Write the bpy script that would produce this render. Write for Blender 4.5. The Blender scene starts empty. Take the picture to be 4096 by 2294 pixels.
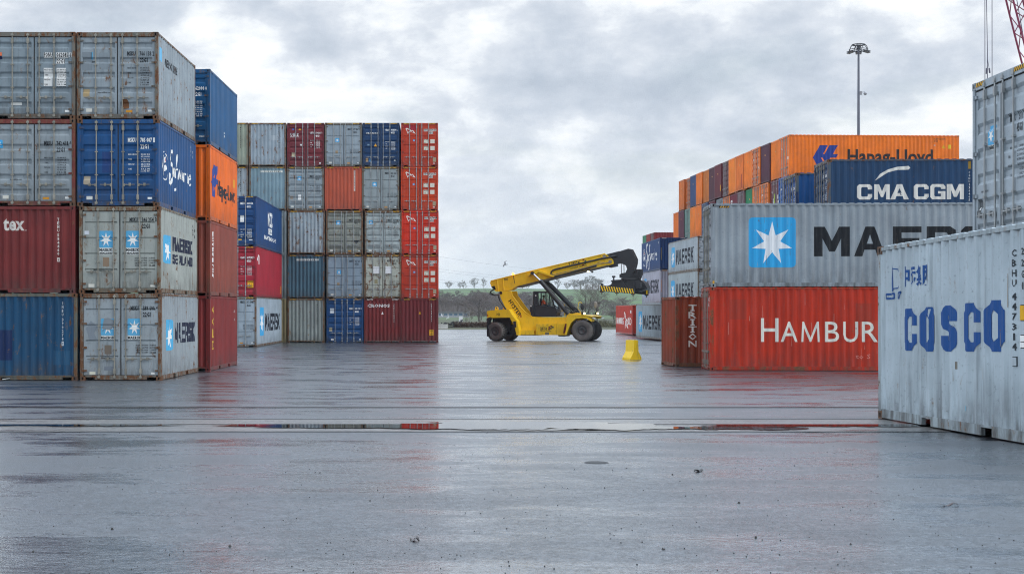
import bpy, bmesh, math, random
from mathutils import Vector, Matrix
R = math.radians
sc = bpy.context.scene
# ------------------------------------------------------------------ camera, world, sun
cam = bpy.data.cameras.new("camera")
cam.sensor_width = 36.0
cam.lens = 51.96
cam.shift_x = 0.0691
cam.shift_y = 0.0239
cam.clip_start = 0.1
cam.clip_end = 9000
co = bpy.data.objects.new("camera", cam)
co.location = (0, 0, 2.05)
co.rotation_euler = (R(90), 0, 0)
sc.collection.objects.link(co)
sc.camera = co
sc.view_settings.view_transform = 'Standard'
sc.view_settings.look = 'None'
sc.view_settings.exposure = 0.22
sc.view_settings.gamma = 1.0
sc.render.engine = 'CYCLES'
sc.cycles.use_denoising = True
sc.cycles.denoising_prefilter = 'NONE'
sc.cycles.filter_width = 1.1
sc.cycles.max_bounces = 6
sc.cycles.diffuse_bounces = 3
sc.cycles.glossy_bounces = 3
sc.cycles.transparent_max_bounces = 6
SUN_EL, SUN_AZ = 44.0, 116.0          # azimuth clockwise from +Y (towards +X)
w = bpy.data.worlds.new("World"); sc.world = w; w.use_nodes = True
nt = w.node_tree; nt.nodes.clear()
class NT:
    def __init__(s, t): s.t = t
    def n(s, typ, **kw):
        nd = s.t.nodes.new(typ)
        ins = kw.pop('i', {})
        for k, v in kw.items(): setattr(nd, k, v)
        for k, v in ins.items():
            if hasattr(v, 'is_linked') or hasattr(v, 'links'): s.t.links.new(v, nd.inputs[k])
            else: nd.inputs[k].default_value = v
        return nd
    def l(s, a, b): s.t.links.new(a, b)
    def math(s, op, a, b=0.0, c=False):
        nd = s.n('ShaderNodeMath', operation=op, use_clamp=c)
        for k, v in ((0, a), (1, b)):
            if isinstance(v, (int, float)): nd.inputs[k].default_value = v
            else: s.l(v, nd.inputs[k])
        return nd.outputs[0]
    def ramp(s, f, stops, interp='LINEAR'):
        nd = s.n('ShaderNodeValToRGB'); cr = nd.color_ramp; cr.interpolation = interp
        while len(cr.elements) < len(stops): cr.elements.new(0.5)
        for e, (p, c) in zip(cr.elements, stops):
            e.position = p; e.color = (c if isinstance(c, tuple) else (c, c, c)) + ((1,) if not isinstance(c, tuple) or len(c) == 3 else ())
        s.l(f, nd.inputs[0]); return nd.outputs[0]
    def mix(s, f, a, b, typ='MIX'):
        nd = s.n('ShaderNodeMix', data_type='RGBA', blend_type=typ)
        for k, v in ((0, f), (6, a), (7, b)):
            if isinstance(v, (int, float)): nd.inputs[k].default_value = v
            elif isinstance(v, tuple): nd.inputs[k].default_value = v + ((1,) if len(v) == 3 else ())
            else: s.l(v, nd.inputs[k])
        return nd.outputs[2]
    def noise(s, vec, scale, detail=4, rough=.55, dist=0.0, out=0):
        nd = s.n('ShaderNodeTexNoise'); nd.inputs['Scale'].default_value = scale
        nd.inputs['Detail'].default_value = detail; nd.inputs['Roughness'].default_value = rough
        nd.inputs['Distortion'].default_value = dist
        s.l(vec, nd.inputs['Vector']); return nd.outputs[out]
    def mapping(s, vec, loc=(0,0,0), scale=(1,1,1), rot=(0,0,0)):
        nd = s.n('ShaderNodeMapping'); nd.inputs['Location'].default_value = loc
        nd.inputs['Scale'].default_value = scale; nd.inputs['Rotation'].default_value = rot
        s.l(vec, nd.inputs['Vector']); return nd.outputs[0]
N = NT(nt)
sky = N.n('ShaderNodeTexSky', sky_type='NISHITA', sun_disc=False)
sky.sun_elevation = R(SUN_EL); sky.sun_rotation = R(SUN_AZ); sky.air_density = 1.3; sky.dust_density = 1.5
tc = N.n('ShaderNodeTexCoord')
m1 = N.mapping(tc.outputs['Generated'], loc=(1.3, .2, .35), scale=(5., 5., 10.0))
big = N.noise(m1, 1.5, 3, .5, .0)
m2 = N.mapping(tc.outputs['Generated'], loc=(5.1, 2.2, .9), scale=(6.0, 6.0, 11.0))
fine = N.noise(m2, 3.0, 9, .60, .1)
sep = N.n('ShaderNodeSeparateXYZ'); N.l(tc.outputs['Generated'], sep.inputs[0])
zz = sep.outputs[2]
f = N.math('ADD', N.math('MULTIPLY', big, .54), N.math('MULTIPLY', fine, .48))
# cloud tone: grey blue bellies to pale tops
cloud = N.ramp(f, [(.36, (.44, .50, .585)), (.45, (.54, .595, .675)), (.515, (.655, .70, .765)), (.545, (.76, .80, .845)), (.60, (.90, .92, .94))])
gap = N.ramp(N.noise(N.mapping(tc.outputs['Generated'], loc=(2.4, 8.1, 3.), scale=(3.4, 3.4, 16.)), 1.6, 6, .55, .3), [(.50, 0.), (.68, .32)])
skyc = N.mix(1.0, sky.outputs[0], (.10, .10, .10), 'MULTIPLY')
cl = N.mix(gap, cloud, skyc)
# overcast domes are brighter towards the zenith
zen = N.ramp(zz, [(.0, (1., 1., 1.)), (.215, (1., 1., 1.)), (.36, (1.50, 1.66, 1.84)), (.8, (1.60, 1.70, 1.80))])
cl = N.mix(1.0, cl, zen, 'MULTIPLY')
# paler, thinner cloud low over the horizon
cl = N.mix(N.ramp(zz, [(.0, .75), (.05, .55), (.13, 0.)]), cl, N.mix(fine, (.58, .635, .71), (.78, .82, .865)))
# unseen sky made brighter to both sides and dimmer behind, to light container sides
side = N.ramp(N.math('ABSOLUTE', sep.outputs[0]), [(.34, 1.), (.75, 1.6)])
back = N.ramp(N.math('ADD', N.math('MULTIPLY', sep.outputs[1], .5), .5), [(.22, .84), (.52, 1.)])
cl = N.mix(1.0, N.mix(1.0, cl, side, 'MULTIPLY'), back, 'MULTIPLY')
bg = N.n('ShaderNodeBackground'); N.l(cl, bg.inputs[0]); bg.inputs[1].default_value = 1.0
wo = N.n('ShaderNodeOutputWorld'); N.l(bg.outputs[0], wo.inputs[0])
sd = bpy.data.lights.new("sun", 'SUN'); sd.energy = 1.0; sd.angle = R(12); sd.color = (1.0, .96, .9)
so = bpy.data.objects.new("sun", sd); sc.collection.objects.link(so)
az = R(SUN_AZ); el = R(SUN_EL)
so.rotation_euler = Vector((math.sin(az)*math.cos(el), math.cos(az)*math.cos(el), math.sin(el))).to_track_quat('Z', 'Y').to_euler()
so.location = (60, -40, 60)

# ------------------------------------------------------------------ helpers
random.seed(7)
LINK = sc.collection.objects.link
def hexc(h):
    h = h.lstrip('#'); o = []
    for k in (0, 2, 4):
        c = int(h[k:k+2], 16)/255.
        o.append(c/12.92 if c <= .04045 else ((c+.055)/1.055)**2.4)
    return tuple(o)
class MB:
    def __init__(s): s.v = []; s.f = []; s.m = []; s.sm = []
    def face(s, pts, mi=0, sm=False):
        b = len(s.v); s.v += [tuple(p) for p in pts]; s.f.append(tuple(range(b, b+len(pts)))); s.m.append(mi); s.sm.append(sm)
    def add(s, vs, fs, mi=0, sm=False):
        b = len(s.v); s.v += [tuple(p) for p in vs]
        for f in fs: s.f.append(tuple(b+i for i in f)); s.m.append(mi); s.sm.append(sm)
    def box(s, x0, x1, y0, y1, z0, z1, mi=0):
        s.add([(x0,y0,z0),(x1,y0,z0),(x1,y1,z0),(x0,y1,z0),(x0,y0,z1),(x1,y0,z1),(x1,y1,z1),(x0,y1,z1)],
              [(0,3,2,1),(4,5,6,7),(0,1,5,4),(1,2,6,5),(2,3,7,6),(3,0,4,7)], mi)
    def prism(s, poly, y0, y1, mi=0):          # polygon in x,z pushed along y
        n = len(poly)
        a = sum(poly[i][0]*poly[(i+1)%n][1]-poly[(i+1)%n][0]*poly[i][1] for i in range(n))
        if a < 0: poly = poly[::-1]
        vs = [(x,y0,z) for x,z in poly]+[(x,y1,z) for x,z in poly]
        fs = [tuple(range(n)), tuple(range(2*n-1, n-1, -1))]
        fs += [((i+1)%n, i, n+i, n+(i+1)%n) for i in range(n)]
        s.add(vs, fs, mi)
    def cyl(s, p0, p1, r0, r1=None, n=12, mi=0, caps=True, sm=True):
        r1 = r0 if r1 is None else r1
        p0, p1 = Vector(p0), Vector(p1); d = (p1-p0)
        if d.length < 1e-6: return
        d.normalize(); a = d.orthogonal().normalized(); b = d.cross(a)
        vs = []
        for p, r in ((p0, r0), (p1, r1)):
            for i in range(n):
                t = 2*math.pi*i/n; vs.append(p+a*(r*math.cos(t))+b*(r*math.sin(t)))
        s.add(vs, [(i, (i+1)%n, n+(i+1)%n, n+i) for i in range(n)], mi, sm)
        if caps:
            s.add(vs[:n], [tuple(range(n-1, -1, -1))], mi); s.add(vs[n:], [tuple(range(n))], mi)
    def tube(s, path, r, n=8, mi=0):
        for a, b in zip(path[:-1], path[1:]): s.cyl(a, b, r, r, n, mi, True)
    def lathe(s, prof, n=32, mi=0, axis='y', c=(0,0,0)):      # prof: (radius, along)
        vs = []; k = len(prof)
        for i in range(n):
            t = 2*math.pi*i/n; ct, st = math.cos(t), math.sin(t)
            for r, h in prof:
                vs.append((c[0]+r*ct, c[1]+h, c[2]+r*st) if axis == 'y' else (c[0]+r*ct, c[1]+r*st, c[2]+h))
        fs = []
        for i in range(n):
            j = (i+1) % n
            for q in range(k-1): fs.append((i*k+q, j*k+q, j*k+q+1, i*k+q+1) if axis != 'y' else (i*k+q, i*k+q+1, j*k+q+1, j*k+q))
        s.add(vs, fs, mi, True)
    def mesh(s, name):
        me = bpy.data.meshes.new(name); me.from_pydata(s.v, [], s.f)
        me.polygons.foreach_set('material_index', s.m); me.polygons.foreach_set('use_smooth', s.sm)
        for _ in range(max(s.m, default=0)+1): me.materials.append(None)
        me.update(); return me
def obj(name, me, mats, parent=None, loc=None):
    if isinstance(me, MB): me = me.mesh(name)
    o = bpy.data.objects.new(name, me)
    if not isinstance(mats, (list, tuple)): mats = [mats]
    for i, m in enumerate(mats[:len(o.material_slots)]):
        o.material_slots[i].link = 'OBJECT'; o.material_slots[i].material = m
    if parent: o.parent = parent
    if loc: o.location = loc
    LINK(o); return o
def thing(name, label, cat, loc=(0,0,0), rot=(0,0,0), group=None):
    o = bpy.data.objects.new(name, None); o.empty_display_size = .3
    o.location = loc; o.rotation_euler = rot; LINK(o)
    return tag(o, label, cat, group)
def tag(o, label, cat, group=None, kind=None):
    o['label'] = label; o['category'] = cat
    if group: o['group'] = group
    if kind: o['kind'] = kind
    return o
def struct(o): o['kind'] = 'structure'; return o
def lerp(a, b, t): return a+(b-a)*t
def gz(y):                                    # ground height of the yard
    P = [(-60,.62),(8,.54),(17,.50),(19.5,.46),(22.2,.43),(25.4,.40),(34,.17),(44,0),(98,0),(108,-.10),(130,-.06),(178,-.06)]
    if y <= P[0][0]: return P[0][1]
    for (a, za), (b, zb) in zip(P[:-1], P[1:]):
        if y <= b: return lerp(za, zb, (y-a)/(b-a))
    return P[-1][1]

# ------------------------------------------------------------------ materials
def new_mat(name):
    m = bpy.data.materials.new(name); m.use_nodes = True; m.node_tree.nodes.clear()
    n = NT(m.node_tree); b = n.n('ShaderNodeBsdfPrincipled'); o = n.n('ShaderNodeOutputMaterial'); n.l(b.outputs[0], o.inputs[0])
    return m, n, b
_pm = {}
def plain(name, col, rough=.5, metal=0., var=.12, bump=0., emit=None):
    if name in _pm: return _pm[name]
    m, n, b = new_mat(name)
    t = n.n('ShaderNodeTexCoord').outputs['Object']
    v = n.noise(t, 2.5, 6, .65)
    c = n.mix(1.0, col, n.ramp(v, [(.3, 1-var), (.7, 1+var)]), 'MULTIPLY')
    n.l(c, b.inputs['Base Color']); b.inputs['Roughness'].default_value = rough; b.inputs['Metallic'].default_value = metal
    if bump:
        bp = n.n('ShaderNodeBump'); bp.inputs['Strength'].default_value = bump; n.l(n.noise(t, 30, 6), bp.inputs['Height']); n.l(bp.outputs[0], b.inputs['Normal'])
    if emit:
        b.inputs['Emission Color'].default_value = emit[0]+(1,); b.inputs['Emission Strength'].default_value = emit[1]
    _pm[name] = m; return m
def paint(col, rust=.3, dirt=.3, frame=False):
    """weathered container paint: chalking, vertical streaks, scabs of rust with runs below them"""
    key = ('P', col, rust, dirt, frame)
    if key in _pm: return _pm[key]
    base = hexc(col); mu = sum(base)/3; base = tuple(max(.004, mu+(x-mu)*1.14) for x in base)
    m, n, b = new_mat('container_paint')
    oi = n.n('ShaderNodeObjectInfo').outputs['Random']
    t0 = n.n('ShaderNodeTexCoord').outputs['Object']
    off = n.n('ShaderNodeCombineXYZ'); n.l(n.math('MULTIPLY', oi, 97.), off.inputs[0]); n.l(n.math('MULTIPLY', oi, 41.), off.inputs[1])
    va = n.n('ShaderNodeVectorMath', operation='ADD'); n.l(t0, va.inputs[0]); n.l(off.outputs[0], va.inputs[1]); t = va.outputs[0]
    blot = n.noise(t, .9, 5, .6)
    streak = n.noise(n.mapping(t, scale=(9, 9, .55)), 1.0, 5, .6)
    fleck = n.noise(t, 14, 5, .7)
    zz_ = n.n('ShaderNodeSeparateXYZ'); n.l(t0, zz_.inputs[0])
    low = n.math('MULTIPLY', n.ramp(n.math('MULTIPLY', zz_.outputs[2], .4), [(.03, 1.), (.30, 0.)]), n.ramp(n.noise(n.mapping(t, scale=(5, 5, 1.2)), 1.0, 6, .7), [(.38, 0.), (.62, 1.)]))
    c = n.mix(1.0, base, n.ramp(blot, [(.3, .80), (.5, 1.0), (.72, 1.22)]), 'MULTIPLY')
    hazy = tuple(min(1, x*.84+.16*(sum(base)/3*.9+.09)) for x in base)
    c = n.mix(n.ramp(streak, [(.45, 0.), (.75, .6)]), c, hazy)
    grime = tuple(x*.38+.012 for x in base)
    c = n.mix(n.math('MULTIPLY', n.ramp(streak, [(.26, 1.), (.46, 0.)]), dirt*1.3, True), c, grime)
    c = n.mix(n.math('MULTIPLY', n.ramp(fleck, [(.3, 1.), (.42, 0.)]), .35+dirt*.5, True), c, grime)
    c = n.mix(n.math('MULTIPLY', low, .35+dirt*.7, True), c, (.055, .048, .042))
    scab = n.noise(n.mapping(t, scale=(1, 1, .6)), 3.6 if not frame else 5.0, 10, .74, .5)
    run = n.noise(n.mapping(t, scale=(11, 11, .7)), 1.0, 4, .6)
    k = .735 - rust*(.26 if frame else .25)
    sc_ = n.math('ADD', scab, n.math('MULTIPLY', n.math('SUBTRACT', run, .5), .30))
    rm = n.ramp(sc_, [(k, 0.), (k+.022, 1.)])
    halo = n.ramp(sc_, [(k-.07, 0.), (k+.01, .55)])
    c = n.mix(halo, c, (.20, .115, .055))
    rc = n.mix(n.noise(t, 22, 4), (.055, .028, .018), (.22, .098, .045))
    c = n.mix(rm, c, rc)
    n.l(c, b.inputs['Base Color'])
    b.inputs['Specular IOR Level'].default_value = .28
    rr = n.mix(rm, (.46,)*3, (.9,)*3); n.l(rr, b.inputs['Roughness'])
    bp = n.n('ShaderNodeBump'); bp.inputs['Strength'].default_value = .35; bp.inputs['Distance'].default_value = .03
    dent = n.math('ADD', n.math('MULTIPLY', n.noise(t, 2.4, 3), .8), n.math('MULTIPLY', rm, .12))
    n.l(dent, bp.inputs['Height']); n.l(bp.outputs[0], b.inputs['Normal'])
    _pm[key] = m; return m
def ink(col):
    key = ('I', col)
    if key in _pm: return _pm[key]
    base = hexc(col); m, n, b = new_mat('sign_paint')
    t = n.n('ShaderNodeTexCoord').outputs['Object']
    s1 = n.noise(n.mapping(t, scale=(9, 9, .8)), 2.0, 6, .65)
    c = n.mix(n.ramp(s1, [(.56, 0.), (.74, .65)]), base, tuple(x*.45+.07 for x in base))
    c = n.mix(n.ramp(n.noise(t, 7, 9, .72), [(.62, 0.), (.66, .8)]), c, (.16, .09, .05))
    n.l(c, b.inputs['Base Color']); b.inputs['Roughness'].default_value = .5; b.inputs['Specular IOR Level'].default_value = .25
    _pm[key] = m; return m
STEEL = plain('galvanised_steel', hexc('#9a9c9b'), .45, .55, .2)
OLDSTEEL = plain('worn_steel', hexc('#8b877c'), .6, .25, .3)
RUBBER = plain('black_gasket', (.012, .012, .013), .7)
VOID = plain('dark_recess', (.006, .006, .006), .9)
CASTM = paint('#4b3a32', .95, .6, True)

# ------------------------------------------------------------------ containers
W = 2.438
def corr_profile(a, b, pitch, depth, out=-.006):
    n = max(1, round((b-a)/pitch)); p = (b-a)/n
    pts = [(a, out)]
    for i in range(n):
        s = a+i*p
        pts += [(s+p*.13, out), (s+p*.37, out-depth), (s+p*.63, out-depth), (s+p*.87, out)]
    pts.append((b, out)); return pts
def pl(pts, x):
    if x <= pts[0][0]: return pts[0][1]
    for (a, na), (b, nb) in zip(pts[:-1], pts[1:]):
        if x <= b: return na if b == a else lerp(na, nb, (x-a)/(b-a))
    return pts[-1][1]
def fmap(face, L):
    if face == 'side0': return lambda u, v, n: (u, -n, v)
    if face == 'side1': return lambda u, v, n: (L-u, W+n, v)
    if face == 'end0': return lambda u, v, n: (-n, W-u, v)
    return lambda u, v, n: (L+n, u, v)
def side_prof(L): return corr_profile(.12, L-.12, .278, .036)
END_PROF = corr_profile(.11, W-.11, .25, .045, -.012)
def door_prof(H, kind):
    v0, v1 = .20, H-.17
    pts = [(v0, -.03)]
    if kind == 'ribbed':
        k = 5 if H < 2.7 else 6
        p = (v1-v0)/k
        for i in range(k):
            c = v0+p*(i+.5)
            pts += [(c-.10, -.03), (c-.045, -.068), (c+.045, -.068), (c+.10, -.03)]
    else:
        for fr in (.23, .44, .65, .86) if H < 2.7 else (.27, .5, .72):
            c = lerp(v0, v1, fr)
            pts += [(c-.03, -.03), (c-.018, -.06), (c+.012, -.06), (c+.03, -.03)]
    pts.append((v1, -.03)); return pts
_mc = {}
def cached(key, fn):
    if key not in _mc: _mc[key] = fn()
    return _mc[key]
def m_wall(face, L, H):
    def f():
        mb = MB(); F = fmap(face, L); ends = face.startswith('end')
        pts = END_PROF if ends else side_prof(L)
        v0, v1 = (.13, H-.09) if ends else (.145, H-.065)
        for (a, na), (b, nb) in zip(pts[:-1], pts[1:]):
            mb.face([F(a, v0, na), F(b, v0, nb), F(b, v1, nb), F(a, v1, na)])
        return mb.mesh('end_wall' if ends else 'side_wall')
    return cached(('wall', face, L, H), f)
def m_roof(L, H):
    def f():
        mb = MB(); z = H-.012; n = int(L/.29); p = (L-.2)/n
        for i in range(n):
            x = .1+i*p
            for a, b, za, zb in ((0, .2, 0, 0), (.2, .35, 0, .022), (.35, .8, .022, .022), (.8, 1., .022, 0)):
                mb.face([(x+a*p, .045, z+za), (x+b*p, .045, z+zb), (x+b*p, W-.045, z+zb), (x+a*p, W-.045, z+za)])
            for y in (.045, W-.045):
                mb.face([(x+.2*p, y, z), (x+p, y, z), (x+.8*p, y, z+.022), (x+.35*p, y, z+.022)])
        return mb.mesh('roof')
    return cached(('roof', L, H), f)
def m_frame(L, H, e0, e1):
    def f():
        mb = MB()
        for x0, x1 in ((.006, .13), (L-.13, L-.006)):
            for y0, y1 in ((.004, .10), (W-.10, W-.004)): mb.box(x0, x1, y0, y1, .112, H-.112)
        for y0, y1 in ((.001, .06), (W-.06, W-.001)):
            mb.box(.17, L-.17, y0, y1, H-.068, H-.014)
            segs = [(.17, L/2-1.2), (L/2-.86, L/2+.86), (L/2+1.2, L-.17)] if L < 7 else [(.17, L-.17)]
            for a, b in segs:
                mb.box(a, b, y0, y1, .018, .150)
            if L < 7:
                for a, b in ((L/2-1.2, L/2-.86), (L/2+.86, L/2+1.2)): mb.box(a, b, y0, y1, .122, .1495)
        for fc, kind in (('end0', e0), ('end1', e1)):
            F = fmap(fc, L)
            def bx(u0, u1, v0, v1, n0, n1):
                a, b = F(u0, v0, n0), F(u1, v1, n1)
                mb.box(min(a[0], b[0]), max(a[0], b[0]), min(a[1], b[1]), max(a[1], b[1]), v0, v1)
            hh = .135 if kind != 'wall' else .10
            bx(.165, W-.165, H-hh, H-.006, -.09, -.002)
            bx(.165, W-.165, .098, .150, -.09, -.001)
            if L < 7 or kind != 'wall': bx(.44, W-.44, .022, .097, -.09, -.003)
            else:
                for u in (.62, W-.70): bx(u, u+.08, .02, .097, -.05, -.003)
        mb.box(.1, L-.1, .065, W-.065, .135, .165)
        return mb.mesh('frame')
    return cached(('frame', L, H, e0, e1), f)
def m_casting(fx, fy):
    """corner casting, holes on the outward end face (fx=-1/+1) and side face (fy=-1/+1)"""
    def f():
        mb = MB(); lx, ly, lz = .178, .162, .118
        X = lambda a: a if fx < 0 else -a
        Y = lambda a: a if fy < 0 else -a
        for k in (0, 1):                       # outward end face / side face with an octagonal hole
            w_, out = (ly, 0) if k == 0 else (lx, 0)
            oc = [(w_/2+.024*a, lz/2+.038*b) for a, b in ((-.5,-1),(.5,-1),(1,-.5),(1,.5),(.5,1),(-.5,1),(-1,.5),(-1,-.5))]
            rc = [(w_*.3,0),(w_*.7,0),(w_,lz*.3),(w_,lz*.7),(w_*.7,lz),(w_*.3,lz),(0,lz*.7),(0,lz*.3)]
            P = (lambda a, b, d: (X(d), Y(a), b)) if k == 0 else (lambda a, b, d: (X(a), Y(d), b))
            cor = [(0, 0, 7, 0), (w_, 0, 1, 2), (w_, lz, 3, 4), (0, lz, 5, 6)]
            for i in range(8):
                j = (i+1) % 8
                mb.face([P(*rc[i], 0), P(*rc[j], 0), P(*oc[j], 0), P(*oc[i], 0)])
                mb.face([P(*oc[i], 0), P(*oc[j], 0), P(*oc[j], .05), P(*oc[i], .05)], 1)
            mb.face([P(*q, .05) for q in oc], 1)
            for a, b, i, j in cor: mb.face([P(a, b, 0), P(*rc[i], 0), P(*rc[j], 0)])
        x1, y1 = X(lx), Y(ly)
        mb.face([(x1,0,0),(x1,y1,0),(x1,y1,lz),(x1,0,lz)]); mb.face([(0,y1,0),(x1,y1,0),(x1,y1,lz),(0,y1,lz)])
        for z in (0, lz): mb.face([(0,0,z),(x1,0,z),(x1,y1,z),(0,y1,z)])
        return mb.mesh('corner_casting')
    return cached(('cast', fx, fy), f)
UL, UR = (.108, 1.206), (1.232, 2.330)
def m_leaf(face, L, H, kind, left):
    def f():
        mb = MB(); F = fmap(face, L); a, b = UL if left else UR
        v0, v1 = .158, H-.142; pts = door_prof(H, kind); e = .07; n0 = -.03
        q = lambda u0, u1, w0, w1, n: mb.face([F(u0, w0, n), F(u1, w0, n), F(u1, w1, n), F(u0, w1, n)])
        q(a, a+e, v0, v1, n0); q(b-e, b, v0, v1, n0); q(a+e, b-e, v0, pts[0][0], n0); q(a+e, b-e, pts[-1][0], v1, n0)
        for (p, np_), (r, nr) in zip(pts[:-1], pts[1:]):
            mb.face([F(a+e, p, np_), F(b-e, p, np_), F(b-e, r, nr), F(a+e, r, nr)])
            for u in (a+e, b-e): mb.face([F(u, p, n0), F(u, r, n0), F(u, r, nr), F(u, p, np_)])
        for u in (a, b): mb.face([F(u, v0, n0), F(u, v1, n0), F(u, v1, n0-.05), F(u, v0, n0-.05)])
        for v in (v0, v1): mb.face([F(a, v, n0), F(b, v, n0), F(b, v, n0-.05), F(a, v, n0-.05)])
        return mb.mesh('door')
    return cached(('leaf', face, L, H, kind, left), f)
def m_gasket(face, L, H):
    def f():
        mb = MB(); F = fmap(face, L)
        mb.face([F(.1, .15, -.078), F(W-.1, .15, -.078), F(W-.1, H-.13, -.078), F(.1, H-.13, -.078)])
        for u in (UL[1]-.004, UR[0]-.012): mb.add([F(u, .16, -.028), F(u+.016, .16, -.028), F(u+.016, H-.145, -.028), F(u, H-.145, -.028)], [(0,1,2,3)])
        mb.add([F(.11, H-.158, -.027), F(W-.11, H-.158, -.027), F(W-.11, H-.134, -.027), F(.11, H-.134, -.027)], [(0,1,2,3)])
        return mb.mesh('gasket')
    return cached(('gask', face, L, H), f)
BARS = (.57, 1.03, 1.37, 1.81)
def m_bar(face, L, H, i, lod):
    def f():
        mb = MB(); F = fmap(face, L); u = BARS[i]
        mb.cyl(F(u, .05, .0), F(u, H-.03, .0), .017 if lod == 0 else .020, n=8 if lod == 0 else 5)
        def bx(u0, u1, v0, v1, n0, n1):
            p, q = F(u0, v0, n0), F(u1, v1, n1)
            mb.box(min(p[0], q[0]), max(p[0], q[0]), min(p[1], q[1]), max(p[1], q[1]), v0, v1)
        for v in (.07, H-.12): bx(u-.04, u+.04, v, v+.06, -.02, .024)
        for v in (.20, H-.34): bx(u-.032, u+.032, v, v+.15, -.03, .022)
        if lod == 0:
            for v in (.92, H*.62): bx(u-.045, u+.045, v, v+.03, -.03, .02)
        return mb.mesh('locking_bar')
    return cached(('bar', face, L, H, i, lod), f)
def m_handle(face, L, H, i):
    def f():
        mb = MB(); F = fmap(face, L); u = BARS[i]; s = -1 if i < 2 else 1; v = .64
        mb.cyl(F(u, v, .012), F(u+s*.13, v, .014), .015, n=6); mb.cyl(F(u+s*.13, v, .014), F(u+s*.35, v+.005, .010), .011, n=6)
        def bx(u0, u1, v0, v1, n0, n1):
            p, q = F(u0, v0, n0), F(u1, v1, n1)
            mb.box(min(p[0], q[0]), max(p[0], q[0]), min(p[1], q[1]), max(p[1], q[1]), v0, v1)
        bx(u+min(0, s*.05), u+max(0, s*.05), v-.05, v+.03, -.02, .024)
        bx(u+s*.2-.03, u+s*.2+.03, v-.035, v+.05, -.03, .02)
        return mb.mesh('handle')
    return cached(('hand', face, L, H, i), f)
def m_hinge(face, L, H, left):
    def f():
        mb = MB(); F = fmap(face, L)
        def bx(u0, u1, v0, v1, n0, n1):
            p, q = F(u0, v0, n0), F(u1, v1, n1)
            mb.box(min(p[0], q[0]), max(p[0], q[0]), min(p[1], q[1]), max(p[1], q[1]), v0, v1)
        a, b = (.045, .20) if left else (W-.20, W-.045)
        bx(a, b, 0, .055, -.03, -.002)
        cx = .085 if left else W-.085
        mb.cyl(F(cx, -.01, .004), F(cx, .065, .004), .016, n=6)
        return mb.mesh('hinge')
    return cached(('hinge', face, L, H, left), f)
# --- lettering, logos and stickers laid on the corrugation
_tc = {}
BLOCK = {
 'M': [[(0,0),(0,1),(.3,1),(.5,.52),(.7,1),(1,1),(1,0),(.76,0),(.76,.60),(.58,.16),(.42,.16),(.24,.60),(.24,0)]],
 'A': [[(0,0),(.36,1),(.5,1),(.5,.74),(.395,.42),(.5,.42),(.5,.22),(.33,.22),(.26,0)], [(1,0),(.64,1),(.5,1),(.5,.74),(.605,.42),(.5,.42),(.5,.22),(.67,.22),(.74,0)]],
 'E': [[(0,0),(0,1),(1,1),(1,.8),(.3,.8),(.3,.61),(.92,.61),(.92,.41),(.3,.41),(.3,.2),(1,.2),(1,0)]],
 'R': [[(0,0),(0,1),(.5,1),(.5,.8),(.28,.8),(.28,.54),(.5,.54),(.5,.34),(.28,.34),(.28,0)], [(.5,1),(.8,1),(1,.88),(1,.48),(.86,.37),(1,0),(.70,0),(.58,.34),(.5,.34),(.5,.54),(.68,.54),(.72,.6),(.72,.75),(.68,.8),(.5,.8)]],
 'S': [[(1,.68),(1,.84),(.86,1),(.14,1),(0,.86),(0,.54),(.12,.42),(.68,.42),(.72,.38),(.72,.24),(.68,.19),(.32,.19),(.28,.24),(.28,.32),(0,.32),(0,.14),(.14,0),(.86,0),(1,.14),(1,.48),(.88,.60),(.32,.60),(.28,.64),(.28,.76),(.32,.81),(.68,.81),(.72,.76),(.72,.68)]],
 'K': [[(0,0),(0,1),(.28,1),(.28,.6),(.64,1),(1,1),(.58,.55),(1,0),(.66,0),(.38,.36),(.28,.26),(.28,0)]],
 'C': [[(1,.66),(1,.84),(.86,1),(.14,1),(0,.86),(0,.14),(.14,0),(.86,0),(1,.16),(1,.36),(.72,.36),(.72,.24),(.66,.19),(.34,.19),(.28,.25),(.28,.75),(.34,.81),(.66,.81),(.72,.76),(.72,.66)]],
 'G': [[(1,.68),(1,.84),(.86,1),(.14,1),(0,.86),(0,.14),(.14,0),(1,0),(1,.54),(.52,.54),(.52,.38),(.72,.38),(.72,.19),(.34,.19),(.28,.25),(.28,.75),(.34,.81),(.66,.81),(.72,.76),(.72,.68)]],
 'L': [[(0,0),(0,1),(.28,1),(.28,.2),(1,.2),(1,0)]], 'm': [[(0,0),(.05,1),(.15,1),(.5,.22),(.85,1),(.95,1),(1,0),(.89,0),(.85,.70),(.54,0),(.46,0),(.15,.70),(.11,0)]], 'I': [[(.3,0),(.3,1),(.7,1),(.7,0)]],
 'N': [[(0,0),(0,1),(.3,1),(.74,.38),(.74,1),(1,1),(1,0),(.7,0),(.26,.62),(.26,0)]],
 'D': [[(0,0),(0,1),(.5,1),(.5,.8),(.28,.8),(.28,.2),(.5,.2),(.5,0)], [(.5,1),(.84,1),(1,.86),(1,.14),(.84,0),(.5,0),(.5,.2),(.68,.2),(.72,.26),(.72,.74),(.68,.8),(.5,.8)]]}
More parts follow.
